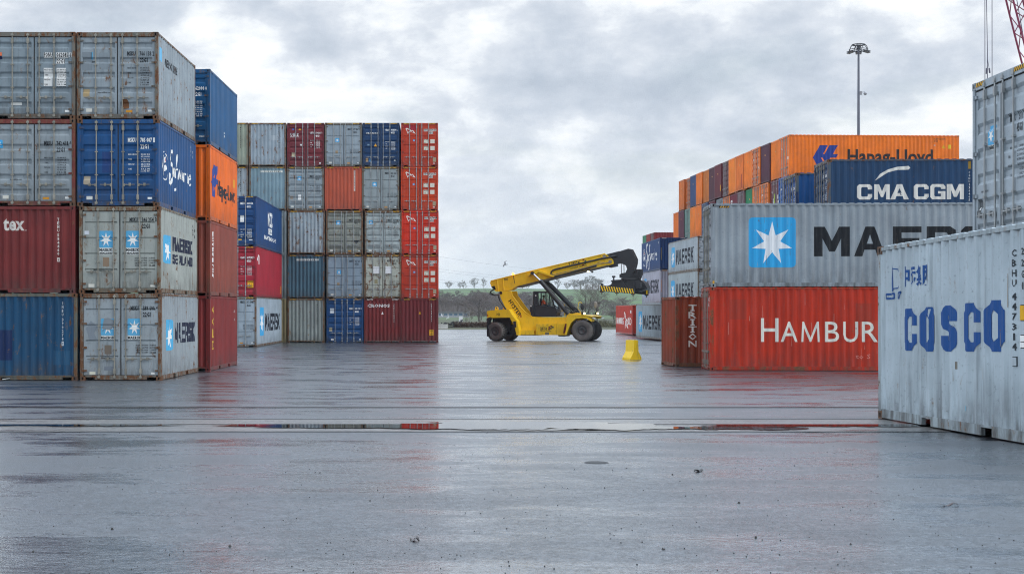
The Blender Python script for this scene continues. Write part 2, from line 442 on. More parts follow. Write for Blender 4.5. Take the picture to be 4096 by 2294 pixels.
def text2d(s, bold=0.0, res=2):
    bold = min(bold, .03); key = (s, bold, res)
    if key not in _tc:
        c = bpy.data.curves.new("lettering", "FONT"); c.body = s; c.offset = bold; c.resolution_u = res; c.space_character = 1.0+bold*1.2
        o = bpy.data.objects.new("lettering", c); me = bpy.data.meshes.new_from_object(o)
        vs = [(v.co.x, v.co.y) for v in me.vertices]; fs = [tuple(p.vertices) for p in me.polygons]
        bpy.data.objects.remove(o); bpy.data.curves.remove(c); bpy.data.meshes.remove(me)
        if vs:
            x0 = min(v[0] for v in vs); x1 = max(v[0] for v in vs); y0 = min(v[1] for v in vs); y1 = max(v[1] for v in vs)
            vs = [((x-x0)/max(1e-6, x1-x0), (y-y0)/max(1e-6, y1-y0)) for x, y in vs]
        _tc[key] = (vs, fs)
    return _tc[key]
def star2d(cx, cy, r, k=.40, n=7):
    out = []
    for i in range(2*n):
        a = math.pi/2+math.pi*i/n; q = r if i % 2 == 0 else r*k
        out.append((cx+q*math.cos(a), cy+q*math.sin(a)))
    return out
def rrect(u0, v0, u1, v1, r):
    out = []
    for cx, cy, a0 in ((u1-r, v1-r, 0), (u0+r, v1-r, 90), (u0+r, v0+r, 180), (u1-r, v0+r, 270)):
        for k in range(5): a = R(a0+k*22.5); out.append((cx+r*math.cos(a), cy+r*math.sin(a)))
    return out
def shapes_of(mk):
    """-> list of (verts2d, faces, colour, layer)"""
    k = mk[0]
    if k == 't':
        _, s, u0, v0, u1, v1, col = mk[:7]; bold = mk[7] if len(mk) > 7 else 0.
        vs, fs = text2d(s, bold, 3 if (v1-v0) > .35 else 1)
        return [([(lerp(u0, u1, a), lerp(v0, v1, b)) for a, b in vs], fs, col, 1)]
    if k == 'b':                                # heavy block capitals
        _, s, u0, v0, u1, v1, col = mk[:7]; n_ = len(s); p = (u1-u0)/(n_-.13); out = []
        for i, c in enumerate(s):
            for poly in BLOCK.get(c, []): out.append(([(u0+i*p+a*p*.87, lerp(v0, v1, b)) for a, b in poly], [tuple(range(len(poly)))], col, 1))
        return out
    if k == 'v':                                # stacked letters from the top down
        _, s, uc, vtop, ch, gap, cw, col = mk[:8]; out = []; v = vtop
        for c in s:
            if c == ' ': v -= gap*1.2; continue
            vs, fs = text2d(c, .02, 1); cw_ = cw*(.35 if c in '1I' else 1)
            out.append(([(uc+(a-.5)*cw_, v-ch+b*ch) for a, b in vs], fs, col, 1)); v -= ch+gap
        return out
    if k == 'r':
        _, u0, v0, u1, v1, col = mk[:6]; return [([(u0, v0), (u1, v0), (u1, v1), (u0, v1)], [(0, 1, 2, 3)], col, 0)]
    if k == 'r1':
        _, u0, v0, u1, v1, col = mk[:6]; return [([(u0, v0), (u1, v0), (u1, v1), (u0, v1)], [(0, 1, 2, 3)], col, 2)]
    if k == 'p':
        pts = mk[1]; return [(pts, [tuple(range(len(pts)))], mk[2], mk[3] if len(mk) > 3 else 1)]
    if k == 'star':
        _, u0, v0, u1, v1, bg, fg = mk[:7]; rr = mk[7] if len(mk) > 7 else .08*(u1-u0)
        cx, cy = (u0+u1)/2, (v0+v1)/2
        s = star2d(0, 0, 1); w_, h_ = (u1-u0)*.44, (v1-v0)*.44
        return [(rrect(u0, v0, u1, v1, rr), [tuple(range(20))], bg, 0), ([(cx+a*w_, cy+b*h_-.02*(v1-v0)) for a, b in s], [tuple(range(14))], fg, 1)]
    if k == 'poly':                             # thick open line
        _, pts, wd, col = mk[:4]; out = []
        for (a, b), (c, d) in zip(pts[:-1], pts[1:]):
            l = math.hypot(c-a, d-b) or 1; nx, ny = -(d-b)/l*wd/2, (c-a)/l*wd/2; ex, ey = (c-a)/l*wd*.2, (d-b)/l*wd*.2
            out.append(([(a+nx-ex, b+ny-ey), (a-nx-ex, b-ny-ey), (c-nx+ex, d-ny+ey), (c+nx+ex, d+ny+ey)], [(0, 1, 2, 3)], col, 1))
        return out
    return []
def drape(marks, F, prof, axis, parent, n_default, name='lettering'):
    """2-D marks cut at every fold of the profile and pressed onto it"""
    mb = MB(); cols = []
    for mk in marks:
        for vs, fs, col, layer in shapes_of(mk):
            if not vs: continue
            if col not in cols: cols.append(col)
            mi = cols.index(col)
            bm = bmesh.new(); bv = [bm.verts.new((a, b, 0)) for a, b in vs]
            for f_ in fs:
                try: bm.faces.new([bv[i] for i in f_])
                except ValueError: pass
            lo = min(p[axis] for p in vs); hi = max(p[axis] for p in vs)
            no = (1, 0, 0) if axis == 0 else (0, 1, 0)
            for bp_, _n in prof:
                if lo < bp_ < hi:
                    bmesh.ops.bisect_plane(bm, geom=bm.verts[:]+bm.edges[:]+bm.faces[:], plane_co=(bp_, 0, 0) if axis == 0 else (0, bp_, 0), plane_no=no, dist=1e-5)
            bm.verts.index_update(); eps = .003+.003*layer
            vv = []
            for v in bm.verts:
                n_ = pl(prof, v.co[axis]) if prof else n_default
                vv.append(F(v.co.x, v.co.y, n_+eps))
            mb.add(vv, [tuple(v.index for v in f_.verts) for f_ in bm.faces], mi); bm.free()
    if not mb.f: return None
    return obj(name, mb, [ink(c) for c in cols], parent)
def hazard(W_, H, u=.175, n_=7, white=False):
    """slanted warning bars beside the top corner castings"""
    out = []
    for s0, s1 in ((u, u+.42), (W_-u-.42, W_-u)):
        out.append(('r', s0, H-.085, s1, H-.02, '#1b1a18'))
        k = 5; p = (s1-s0)/k
        for i in range(k):
            a = s0+i*p; out.append(('p', [(a, H-.085), (a+p*.5, H-.085), (a+p, H-.02), (a+p*.5, H-.02)], '#e8e4da' if white else '#d9a21b', 1))
    return out
def number(pre, num, chk, code, H, col, top=None, plate=None):
    v = (H-.62) if top is None else top
    out = []
    if plate:
        out += [('r', 1.50, v-.02, 1.76, v+.14, plate), ('r', 1.87, v-.02, 2.23, v+.14, plate), ('r', 2.26, v-.02, 2.33, v+.14, plate), ('r', 1.87, v-.20, 2.12, v-.04, plate)]
    out += [('t', pre, 1.51, v, 1.76, v+.14, col, .03), ('t', num, 1.88, v, 2.23, v+.14, col, .03), ('t', chk, 2.265, v, 2.32, v+.14, col, .03),
            ('t', code, 1.88, v-.19, 2.12, v-.05, col, .03)]
    return out
def weights(H, col, top, full=True):
    out = []; rows = [('MAX. GROSS', '30.480 KG', '67.200 LB'), ('TARE', '2.170 KG', '4.780 LB'), ('PAYLOAD', '28.310 KG', '62.420 LB'), ('CUBE', '33.2 M', '1.170 FT')]
    for i, (a, b, c) in enumerate(rows):
        v = top-i*.145
        if full:
            out += [('t', a, 1.52, v, 1.52+.026*len(a), v+.045, col, .02), ('t', b, 1.90, v, 2.16, v+.045, col, .02), ('t', c, 1.90, v-.068, 2.16, v-.023, col, .02)]
        else:
            out += [('t', a, 1.52, v, 1.52+.026*len(a), v+.05, col, .04), ('t', b, 1.90, v, 2.16, v+.05, col, .04), ('t', c, 1.90, v-.072, 2.16, v-.022, col, .04)]
    return out
def weights2(col, top):
    out = []
    for i, (a, b, c) in enumerate((('GROSS WT.', '67,200LB', '30,480KG'), ('PAYLOAD', '62,170LB', '28,290KG'), ('TARE WT.', '5,030LB', '2,290KG'), ('CUBE', '1,170FT', '33.2M'))):
        v = top-i*.072
        out += [('t', a, 1.66, v, 1.82, v+.05, col, .02), ('t', b, 1.86, v, 2.04, v+.05, col, .02), ('t', c, 2.08, v, 2.27, v+.05, col, .02)]
    return out
STICK = [('r', .28, .22, .46, .32, '#cfccc0'), ('r', 1.47, .20, 1.66, .27, '#c98a28'), ('r', 2.13, .22, 2.25, .28, '#d8d8d2')]
PLATE = [('r', .18, .70, .37, .95, '#8d8674')]
def container(label, loc, rot, L, H, col, ends=('ribbed', 'wall'), rust=.3, dirt=.3, marks=None, group=None, lod=0, tilt=0.,
              frame=None, hc_mark=False, seen=('end0', 'side0'), frust=None, bar=None, hw=False):
    root = thing('shipping_container', label, 'container', loc, (0, tilt, R(rot)), group)
    marks = dict(marks or {})
    if frame is None and rust >= .2:              # old boxes: posts, header and sill gone brown and grimy
        hx = [int(col[k:k+2], 16) for k in (1, 3, 5)]; br = (86, 74, 58)
        if max(hx)-min(hx) < 34: frame = '#%02x%02x%02x' % tuple(int(a*.45+b*.55) for a, b in zip(hx, br))
    body = paint(col, rust, dirt); fr = paint(frame or col, min(1, (rust+.35) if frust is None else frust), min(1, dirt+.3), True)
    steel = bar or (STEEL if lod else OLDSTEEL)
    fo = obj('frame', m_frame(L, H, *[('wall' if e == 'wall' else 'door') for e in ends]), fr, root)
    for fx, x in ((-1, 0), (1, L)):
        for fy, y in ((-1, 0), (1, W)):
            for z in (0, H-.118):
                vis = (fx < 0 and 'end0' in seen) or (fx > 0 and 'end1' in seen) or (fy < 0 and 'side0' in seen)
                obj('corner_casting', m_casting(fx, fy), [CASTM if rust > .15 else fr, VOID], root, (x, y, z))
    for s in ('side0', 'side1'):
        o = obj('side_wall', m_wall(s, L, H), body, root)
        if marks.get(s): drape(marks[s], fmap(s, L), side_prof(L), 0, o, 0)
    obj('roof', m_roof(L, H), body, root)
    for fc, kind in (('end0', ends[0]), ('end1', ends[1])):
        F = fmap(fc, L)
        if kind == 'wall':
            o = obj('end_wall', m_wall(fc, L, H), body, root)
            if marks.get(fc): drape(marks[fc], F, END_PROF, 0, o, 0)
        else:
            obj('gasket', m_gasket(fc, L, H), RUBBER, root)
            prof = door_prof(H, kind)
            for left in (True, False):
                d = obj('door', m_leaf(fc, L, H, kind, left), body, root)
                for i in ((0, 1) if left else (2, 3)):
                    obj('locking_bar', m_bar(fc, L, H, i, lod), steel, d)
                    obj('handle', m_handle(fc, L, H, i), steel, d)
                if lod < 2:
                    for v in (.26, .95, 1.66, H-.28):
                        obj('hinge', m_hinge(fc, L, H, left), fr, d, (0, 0, v))
                ms = [k for k in marks.get(fc, []) if (center_u(k) < W/2) == left]
                if ms: drape(ms, F, prof, 1, d, -.03)
        if hc_mark and fc in seen: drape(hazard(W, H, white=hw), F, [], 0, fo, -.001, 'hazard_stripe')
    return root
def center_u(k):
    if k[0] in ('t', 'b'): return (k[2]+k[4])/2
    if k[0] in ('r', 'r1', 'star'): return (k[1]+k[3])/2
    if k[0] in ('p', 'poly'): return sum(p[0] for p in k[1])/len(k[1])
    if k[0] == 'v': return k[2]
    return 0
def m_plain_container(L, H):
    def f():
        mb = MB()
        for fc in ('side0', 'side1', 'end0', 'end1'):
            F = fmap(fc, L); pts = END_PROF if fc[0] == 'e' else side_prof(L)
            for (a, na), (b, nb) in zip(pts[:-1], pts[1:]): mb.face([F(a, .14, na), F(b, .14, nb), F(b, H-.08, nb), F(a, H-.08, na)])
        for x0 in (0, L-.13):
            for y0 in (0, W-.11): mb.box(x0, x0+.13, y0, y0+.11, 0, H)
        for z0, z1 in ((.03, .15), (H-.08, H-.004)):
            for y0 in (0.002, W-.062): mb.box(.13, L-.13, y0, y0+.06, z0, z1)
            for x0 in (0.002, L-.062): mb.box(x0, x0+.06, .11, W-.11, z0, z1)
        mb.box(.06, L-.06, .06, W-.06, .1, .16); mb.box(.06, L-.06, .06, W-.06, H-.05, H-.01)
        return mb.mesh('shipping_container')
    return cached(('plainc', L, H), f)
def hidden(label, loc, rot, L, H, col, group):
    o = obj('shipping_container', m_plain_container(L, H), paint(col, .35, .4)); o.location = loc; o.rotation_euler = (0, 0, R(rot))
    return tag(o, label, 'container', group)
# ------------------------------------------------------------------ container yard
S, HC = 2.591, 2.896
L20, L40 = 6.058, 12.19
BK, WH, NAVY, SKY, YEL = '#1d2126', '#e6e6e2', '#14233c', '#3fa3d6', '#d9a21b'
GREY, LGREY, DGREY = '#8d969b', '#a3acae', '#77828a'
def at90(xr, yn, rot=90.): return (xr, yn)
def STAR(u0, v0, u1, v1, word=None, bg='#3ba3d8', wc=BK, sub=None):
    o = [('star', u0, v0, u1, v1, bg, WH)]
    if word:
        h = (v1-v0)*.20
        o += [('r', u0, v0-h*1.25, u1, v0-.003, '#d5d7d3'), ('t', word, u0+.01, v0-h*1.1, u1-.01, v0-h*.25, wc, .05)]
        if sub: o += [('r', u0, v0-h*2.1, u1, v0-h*1.25, '#d5d7d3'), ('t', sub, u0+.02, v0-h*1.95, u1-.02, v0-h*1.35, wc, .05)]
    return o
def safmarine(s, u, v, flip=1):
    """ship emblem with a small flag, then a sweeping handwritten name"""
    o = [('poly', [(u+.35*s, v), (u+.1*s, v+.15*s), (u, v+.45*s), (u+.05*s, v+.8*s), (u+.3*s, v+1.0*s)], .035*s, WH), ('poly', [(u+.6*s, v+.95*s), (u+.8*s, v+.7*s), (u+.82*s, v+.35*s), (u+.65*s, v+.05*s), (u+.35*s, v)], .035*s, WH),
         ('r', u+.2*s, v+.15*s, u+.27*s, v+.95*s, WH), ('p', [(u+.3*s, v+.6*s), (u+.62*s, v+.66*s), (u+.6*s, v+.86*s), (u+.3*s, v+.8*s)], WH),
         ('p', [(u+.34*s, v+.64*s), (u+.55*s, v+.68*s), (u+.55*s, v+.78*s), (u+.34*s, v+.75*s)], '#c8452c', 2), ('p', [(u+.3*s, v+.3*s), (u+.7*s, v+.4*s), (u+.62*s, v+.56*s), (u+.3*s, v+.52*s)], WH)]
    x = u+1.25*s
    def P(*p): return [(x+a*s, v+b*s) for a, b in p]
    o += [('poly', P((.55, 1.15), (.2, 1.12), (.1, .85), (.45, .6), (.5, .25), (.2, -.1), (-.05, .05), (.05, .3)), .13*s, WH),
          ('poly', P((.95, .5), (.7, .55), (.65, .3), (.9, .28), (1.0, .55), (1.02, .25)), .08*s, WH),
          ('poly', P((1.55, 1.05), (1.35, 1.1), (1.22, .6), (1.15, -.15), (.95, -.2)), .10*s, WH), ('poly', P((1.1, .55), (1.5, .6)), .06*s, WH),
          ('poly', P((1.6, .25), (1.7, .6), (1.78, .3), (1.9, .6), (1.98, .3), (2.1, .6), (2.15, .25)), .07*s, WH),
          ('poly', P((2.55, .55), (2.35, .55), (2.3, .3), (2.5, .28), (2.6, .55), (2.62, .25)), .07*s, WH),
          ('poly', P((2.75, .25), (2.8, .58), (3.0, .55)), .07*s, WH), ('poly', P((3.1, .58), (3.14, .25)), .07*s, WH), ('poly', P((3.12, .72), (3.14, .8)), .07*s, WH),
          ('poly', P((3.3, .25), (3.35, .6), (3.55, .5), (3.6, .25)), .07*s, WH), ('poly', P((3.75, .42), (3.98, .48), (3.9, .6), (3.74, .45), (3.82, .2), (4.1, .3)), .07*s, WH)]
    return o
def hlogo(u, v, s, bl='#1f3a86', stretch=1.):
    pts = [(1.7,1.29),(2.22,2.17),(2.78,2.17),(2.44,1.55),(2.54,1.54),(2.89,2.17),(3.49,2.17),(3.14,1.54),(3.5,1.54),(3.37,1.29),(2.96,1.29),(2.58,.62),(2.29,.62),(2.55,1.05),(2.38,1.29),(2.27,1.29),(2.43,1.03),(2.20,.62),(2.09,.62)]
    return [('p', [(u+(a-1.7)*s*stretch, v+(b-.62)*s) for a, b in pts], bl)]
def scrapes(seed, L, H, n, cols):
    rr = random.Random(seed); o = []
    for _ in range(n):
        u, v, h = rr.uniform(.3, L-.3), rr.uniform(.25, H-.5), rr.uniform(.05, .45)
        o.append(('p', [(u, v), (u+rr.uniform(.004, .012), v+.01), (u+rr.uniform(.002, .010), v+h), (u+.003, v+h)], rr.choice(cols), 3))
    return o
def patches(seed, L, H, n, cols):
    rr = random.Random(seed); o = []
    for _ in range(n):
        u, v = rr.uniform(.3, L-1.2), rr.uniform(.2, H-.9); o.append(('r', u, v, u+rr.uniform(.25, .8), v+rr.uniform(.3, .8), rr.choice(cols)))
    return o
# -- left front block: twenty-foot boxes, ends towards the quay road
GA = 'twenty foot containers stacked four high at the left front'
a_x = -10.90
container('weathered slate grey container with white number patches, topmost of the outer left stack', (a_x, 44.0, 3*S), 90.6, L20, S, '#7f8a90', ('ribbed', 'wall'), .30, .45,
  {'end0': number('PONU', '062085', '6', '22G1', S, '#23282c', 1.84, '#dcdcd8')+[('r', 1.5, .98, 1.76, 1.52, '#d9d9d5'), ('r', 1.88, .98, 2.16, 1.52, '#d9d9d5')]+weights(S, '#3a3d40', 1.44)+
   [('r', .06, 1.78, .26, 1.98, '#20294f'), ('r1', .10, 1.88, .26, 1.98, '#d8734a'), ('r', .02, .70, .14, .90, '#a9987f'), ('r', .52, .42, .84, .50, '#d6d6d0'), ('r', 2.13, .21, 2.26, .27, WH)]}, GA)
container('pale grey container with red brown frame, second from top of the outer left stack', (a_x, 44.0, 2*S), 90.6, L20, S, '#8b9397', ('ribbed', 'wall'), .28, .35,
  {'end0': number('MRKU', '742 418', '0', '22G1', S, BK, 1.80)+weights(S, BK, 1.42)+STICK+STAR(.02, 1.73, .28, 1.97)+[('t', 'maerskline.com', .50, .77, .84, .83, BK, .02)]+PLATE[:0]+[('r', .0+.02, .66, .14, .86, '#4a3f38')]}, GA, frame='#6a3530')
container('dark maroon container with corrugated end and white tex lettering, above the blue one', (a_x, 44.0, S), 90.6, L20, S, '#6a2b2a', ('wall', 'ribbed'), .10, .35,
  {'end0': [('t', 'tex', .30, 1.86, .93, 2.22, '#cfc8c0', .045), ('r', .95, 1.86, .98, 1.89, '#cfc8c0'), ('v', 'TEMU 584460', 1.93, 2.24, .088, .022, .055, '#d8d4ce'), ('r', 1.90, .94, 1.97, 1.06, '#d8d4ce'), ('t', '6', 1.915, .955, 1.955, 1.045, '#6a2b2a', .03)]}, GA, frust=.3)
container('faded blue container with corrugated rusty end standing on the ground at the left edge', (a_x+.06, 44.0, 0), 90.6, L20, S, '#184462', ('wall', 'ribbed'), .38, .5,
  {'end0': [('v', 'INBU 390278', 2.00, 2.34, .088, .026, .055, '#d8dcde'), ('r', 1.965, 1.03, 2.035, 1.16, '#d8dcde'), ('t', '0', 1.98, 1.05, 2.02, 1.14, '#184462', .03), ('r', .12, .60, .50, 1.50, '#162a52'), ('r', 1.72, .46, 2.22, .88, '#24506f')]}, GA, frame='#5a5c55')
b_x = -8.39
mk = lambda *a: [x for y in a for x in y]
container('grey container with rust streaks and peeled off logo, topmost of the corner stack', (b_x-.04, 44.0, 3*S), 89.0, L20, S, GREY, ('ribbed', 'wall'), .42, .38,
  {'end0': mk(number('MSKU', '766 133', '2', '22G1', S, BK, 1.88), weights(S, BK, 1.50), STICK, [('t', 'maerskline.com', .62, .77, 1.02, .83, BK, .02), ('r', .16, 1.46, .46, 2.0, '#7b848a'), ('r', .42, 1.78, .48, 2.0, '#5fb0d8'), ('t', 'SK', .44, 1.68, .56, 1.74, BK, .04),
     ('r', .66, 1.50, .92, 1.98, '#828c92'), ('r', .19, .67, .38, .90, '#a8926c'), ('p', [(1.34, .30), (1.56, .32), (1.55, .52), (1.50, .60), (1.35, .61)], '#6b4526')]),
   'side0': [('r', .32, 1.80, .62, 2.20, '#6fb4d8'), ('b', 'MAERSK LINE', 1.05, 1.75, 2.95, 1.99, '#2a3036'), ('v', 'K6G', 4.93, 2.30, .09, .04, .08, BK), ('v', '31', 5.15, 2.18, .09, .05, .07, BK)]}, GA, frust=.8)
container('royal blue container with white ship emblem and script, in the corner stack', (b_x-.02, 44.0, 2*S), 89.0, L20, S, '#164874', ('ribbed', 'wall'), .16, .35,
  {'end0': mk(number('MSKU', '785 087', '1', '22G1', S, WH, 1.90), weights(S, WH, 1.52), [('r', .18, .66, .38, .90, '#a69a86'), ('r', .27, .20, .45, .30, '#d0cfc8'), ('r', 2.10, .21, 2.23, .27, WH), ('r', .74, 1.0, 1.0, 1.62, '#1d3c70')]),
   'side0': safmarine(.86, .62, .86)+[('v', 'K5G', 5.13, 2.36, .09, .04, .08, WH), ('v', '71', 5.38, 2.2, .09, .05, .07, WH)]}, GA, frust=.45)
container('warm grey container with two star logos, second from the ground in corner stack', (b_x+.03, 44.0, S), 89.0, L20, S, '#9b9f99', ('panel', 'wall'), .36, .45,
  {'end0': mk(number('MSKU', '346 254', '3', '22G1', S, BK, 2.12), weights2(BK, 1.02), STAR(.60, 1.36, 1.01, 1.86, 'MAERSK', '#56a4cc', BK, 'SEALAND'), STAR(1.40, 1.36, 1.81, 1.86, 'MAERSK', '#56a4cc', BK, 'SEALAND'),
     [('t', 'WWW.maersksealand.com', .42, .66, 1.00, .72, BK, .02), ('r', .71, .80, .90, 1.07, '#8a7560'), ('r', .28, .18, .46, .28, '#cfccc0'), ('r', 2.13, .19, 2.26, .25, '#cfccc0'), ('r', .16, 1.75, .30, 1.86, '#c8ccd2')]),
   'side0': [('star', .55, .92, 1.60, 1.78, '#4fa6cf', WH, .12), ('b', 'MAERSK', 1.90, 1.34, 5.15, 1.78, '#20263a'), ('b', 'SEALAND', 1.92, .94, 5.15, 1.24, '#20263a'), ('v', 'K6G', 5.30, 2.34, .09, .04, .08, BK), ('v', '3 1', 5.60, 2.2, .09, .05, .07, BK)]}, GA, frust=.8)
container('rusty grey container with one torn star logo, bottom of the corner stack', (b_x+.06, 44.0, 0), 89.0, L20, S, '#92999c', ('panel', 'wall'), .44, .45,
  {'end0': mk(number('MSKU', '389 600', '4', '22G1', S, BK, 2.08), weights2(BK, 1.02), STAR(.62, 1.34, 1.04, 1.84, 'MAERSK', '#5aa5cb'), STAR(1.42, 1.34, 1.83, 1.84, 'MAERSK', '#5aa5cb'),
     [('p', [(.66, 1.55), (.72, 1.84), (.86, 1.86), (1.0, 1.80), (1.01, 1.60), (.90, 1.50), (.76, 1.52)], '#7f868b', 3), ('p', [(.18, 1.55), (.32, 1.78), (.52, 1.60), (.42, 1.40), (.5, 1.22), (.28, 1.18)], '#7c848b'),
      ('t', 'maerskline.com', .64, .65, 1.04, .71, BK, .02), ('r', .73, .78, .94, 1.05, '#6f6459'), ('r', .28, .17, .46, .26, '#cfccb8'), ('r', 2.12, .18, 2.23, .24, '#d8d8d2'), ('r', .72, .30, .98, .42, '#737a82')]),
   'side0': [('star', .75, .86, 1.78, 1.80, '#4fa6cf', WH, .12), ('b', 'MAERSK', 2.05, 1.06, 5.46, 1.70, '#20263a'), ('v', 'S82', 5.25, 2.36, .09, .05, .08, BK), ('v', '01', 5.50, 2.2, .09, .05, .07, BK)]}, GA, frust=.9)
GC = 'twenty foot containers stacked behind the corner stack'
c_p = lambda z: (-7.93, 50.72, z)
container('sea blue container with ribbed doors, topmost of the stack behind the corner', c_p(3*S), 89.1, L20, S, '#175078', ('ribbed', 'wall'), .12, .3,
  {'end0': mk(number('SEGU', '162090', '0', '22G1', S, WH, 1.86), weights(S, WH, 1.46), [('t', 'seaco', 2.06, .26, 2.24, .31, WH, .03)]), 'side0': [('v', 'GS', 3.1, .8, .08, .04, .06, WH)]}, GC, frust=.5)
container('orange container with dark blue emblem and black name, behind the corner stack', c_p(2*S), 89.1, L20, S, '#d86c1c', ('wall', 'ribbed'), .06, .25,
  {'side0': hlogo(.32, .86, .72, '#26448c')+[('t', 'Hapag-Lloyd', 1.62, .80, 5.55, 1.52, '#23242c', .05), ('r', 5.2, 1.55, 5.5, 1.85, YEL), ('v', 'U2', 4.3, 2.2, .07, .04, .07, BK), ('v', '22', 4.6, 2.2, .07, .04, .07, BK)]}, GC, frust=.12)
container('brown red container with upright white lettering at its near edge, behind the corner stack', c_p(S), 89.1, L20, S, '#84463b', ('wall', 'ribbed'), .10, .35,
  {'side0': [('v', 'TEXTAINER', .62, 2.22, .15, .03, .26, WH), ('r', 5.2, 1.0, 5.26, 1.15, WH)]}, GC, frust=.4)
container('maroon container with upright yellow lettering, standing on the ground behind the corner stack', c_p(0), 89.1, L20, S, '#78302f', ('wall', 'ribbed'), .08, .35,
  {'side0': [('v', 'GOLD', .70, 2.26, .30, .11, .34, '#c9a63c'), ('v', 'U93', 4.95, 2.26, .09, .06, .08, WH), ('v', '3 1', 5.35, 2.1, .09, .1, .07, WH)]}, GC, frust=.4)
# -- forty-foot stack between the corner and the big block
GD = 'forty foot containers stacked beside the big middle block'
d_p = lambda z: (-10.63, 85.0, z)
container('dark blue forty foot container with white initials on its side, topmost beside the big block', d_p(2*HC), 89.3, L40, HC, '#19406c', ('ribbed', 'wall'), .05, .2,
  {'end0': mk(number('MIEU', '004 158', '0', '45G1', HC, WH, 2.40), weights(HC, WH, .95, False), [('r', 1.50, 1.40, 1.72, 1.78, WH), ('r', 1.36, .35, 1.58, .43, YEL), ('r', 2.0, .35, 2.2, .40, WH)]),
   'side0': [('t', 'MCC', 5.1, 1.42, 7.3, 2.36, WH, .05), ('r', 5.5, .98, 7.1, 1.34, WH), ('r', 5.75, 1.22, 6.8, 1.27, '#19406c'), ('t', 'TRANSPORT', 5.6, 1.02, 7.0, 1.18, '#19406c', .05), ('t', 'DRAFT LARA LINE', 3.6, .60, 9.0, .84, WH, .04)]}, GD, 1, frust=.4, hc_mark=True)
container('crimson forty foot container with yellow height sticker on the doors, middle of its stack', d_p(HC), 89.3, L40, HC, '#98303a', ('ribbed', 'wall'), .03, .2,
  {'end0': mk(number('CAAU', '657282', '5', '45G1', HC, WH, 2.18), weights(HC, WH, 1.72, False), [('r', 1.92, .52, 2.26, .92, '#e0a41e'), ('t', 'CAUTION', 1.95, .82, 2.23, .89, BK, .04), ('t', '9 6', 2.0, .68, 2.16, .76, BK, .04), ('t', 'HIGH', 2.0, .56, 2.18, .63, BK, .04)]),
   'side0': [('p', [(.45, 2.1), (.75, 2.45), (.95, 2.45), (.8, 2.1)], WH), ('r', 1.0, 1.9, 1.35, 2.4, WH), ('r', 11.5, .3, 11.8, .8, '#d9a21b')]}, GD, 1, frust=.1, hc_mark=True)
container('light grey container with blue star panel and black name, bottom beside the big block', d_p(0), 89.3, L40, HC, '#9aa5ad', ('panel', 'wall'), .30, .3,
  {'end0': mk(number('MRKU', '352 398', '7', '45G1', HC, BK, 2.52), weights2(BK, 1.25), STAR(.6, 1.6, .95, 1.98, 'MAERSK'), STICK),
   'side0': [('star', 1.5, .62, 3.3, 2.30, '#3f9fd0', WH, .2), ('b', 'MAERSK', 3.8, .88, 11.1, 1.94, '#1d222c')]}, GD, 1, frust=.75, hc_mark=True)
# -- the big middle block, six columns by five levels
GE = 'containers stacked five high in the big middle block'
EY = 97.5
def hsud(n, chk, code, pre):
    return mk(number(pre, n, chk, code, HC, BK, 2.36, '#d9d4cc'), [('r', 1.50, 1.55, 1.80, 1.82, '#d9d2bf'), ('r', 1.93, 1.55, 2.22, 1.82, '#d5cdbd'), ('r', 1.50, 1.10, 1.80, 1.37, '#d9d2bf'), ('r', 1.93, 1.10, 2.22, 1.37, '#d5cdbd'),
      ('t', 'MAX. GROSS', 1.52, 1.75, 1.77, 1.80, BK, .03), ('t', 'TARE', 1.52, 1.58, 1.62, 1.63, BK, .03), ('t', 'MAX.PAYLOAD', 1.52, 1.30, 1.78, 1.35, BK, .03), ('t', 'CU.CAP', 1.52, 1.13, 1.66, 1.18, BK, .03),
      ('p', [(.30, 2.53), (.38, 2.57), (.60, 2.47), (.68, 2.39), (.78, 2.42), (.97, 2.18), (.78, 2.24), (.64, 2.33), (.52, 2.28), (.45, 2.17)], '#e8e0d4'),
      ('p', [(.36, 2.50), (.56, 2.42), (.62, 2.36), (.50, 2.32), (.46, 2.25)], '#b02a2c', 2), ('p', [(.66, 2.34), (.76, 2.37), (.86, 2.24), (.76, 2.27)], '#b02a2c', 2),
      ('r', .78, 1.68, .92, 1.81, '#3f7fb8'), ('t', 'GL', .80, 1.71, .90, 1.78, WH, .03), ('r', 2.10, .33, 2.30, .62, '#a1947a'), ('r', 2.12, .21, 2.24, .26, WH)])
EC = [  # column right edge x per column (upper, lower), then levels from the top
 (-12.72, -12.60), (-10.22, -10.22), (-7.73, -7.68), (-5.26, -5.14), (-2.78, -2.62), (-.235, -.20)]
ordc = ['first', 'second', 'third', 'fourth', 'fifth', 'sixth']
def E(ci, lv, desc, **k):
    x = EC[ci][0] if lv >= 3 else EC[ci][1]
    return container(f'{desc}, {ordc[ci]} column {["ground", "second", "third", "fourth", "top"][lv]} level', (x+random.uniform(-.03, .03), EY+random.uniform(-.06, .06), lv*HC), 90+random.uniform(-.15, .15), L40, HC,
                     k.pop('col'), k.pop('ends', ('panel', 'wall')), k.pop('rust', .3), k.pop('dirt', .3), {'end0': k.pop('m', [])}, GE, 1, hc_mark=True, **k)
for lv in (0, 1, 2): hidden('plain grey container low in the middle block, mostly hidden behind nearer stacks', (EC[0][1], EY, lv*HC), 90, L40, HC, '#8a8d82', 'hidden containers under the middle block')
E(0, 4, 'khaki grey container with corrugated end', col='#93998a', ends=('wall', 'wall'), rust=.34, m=[('v', 'MRKU420262', 1.93, 2.62, .11, .03, .07, BK)])
E(0, 3, 'light grey rusty container with corrugated end', col='#98a0a3', ends=('wall', 'wall'), rust=.5, m=[('v', 'MSKU038733', 1.93, 2.62, .11, .03, .07, BK)])
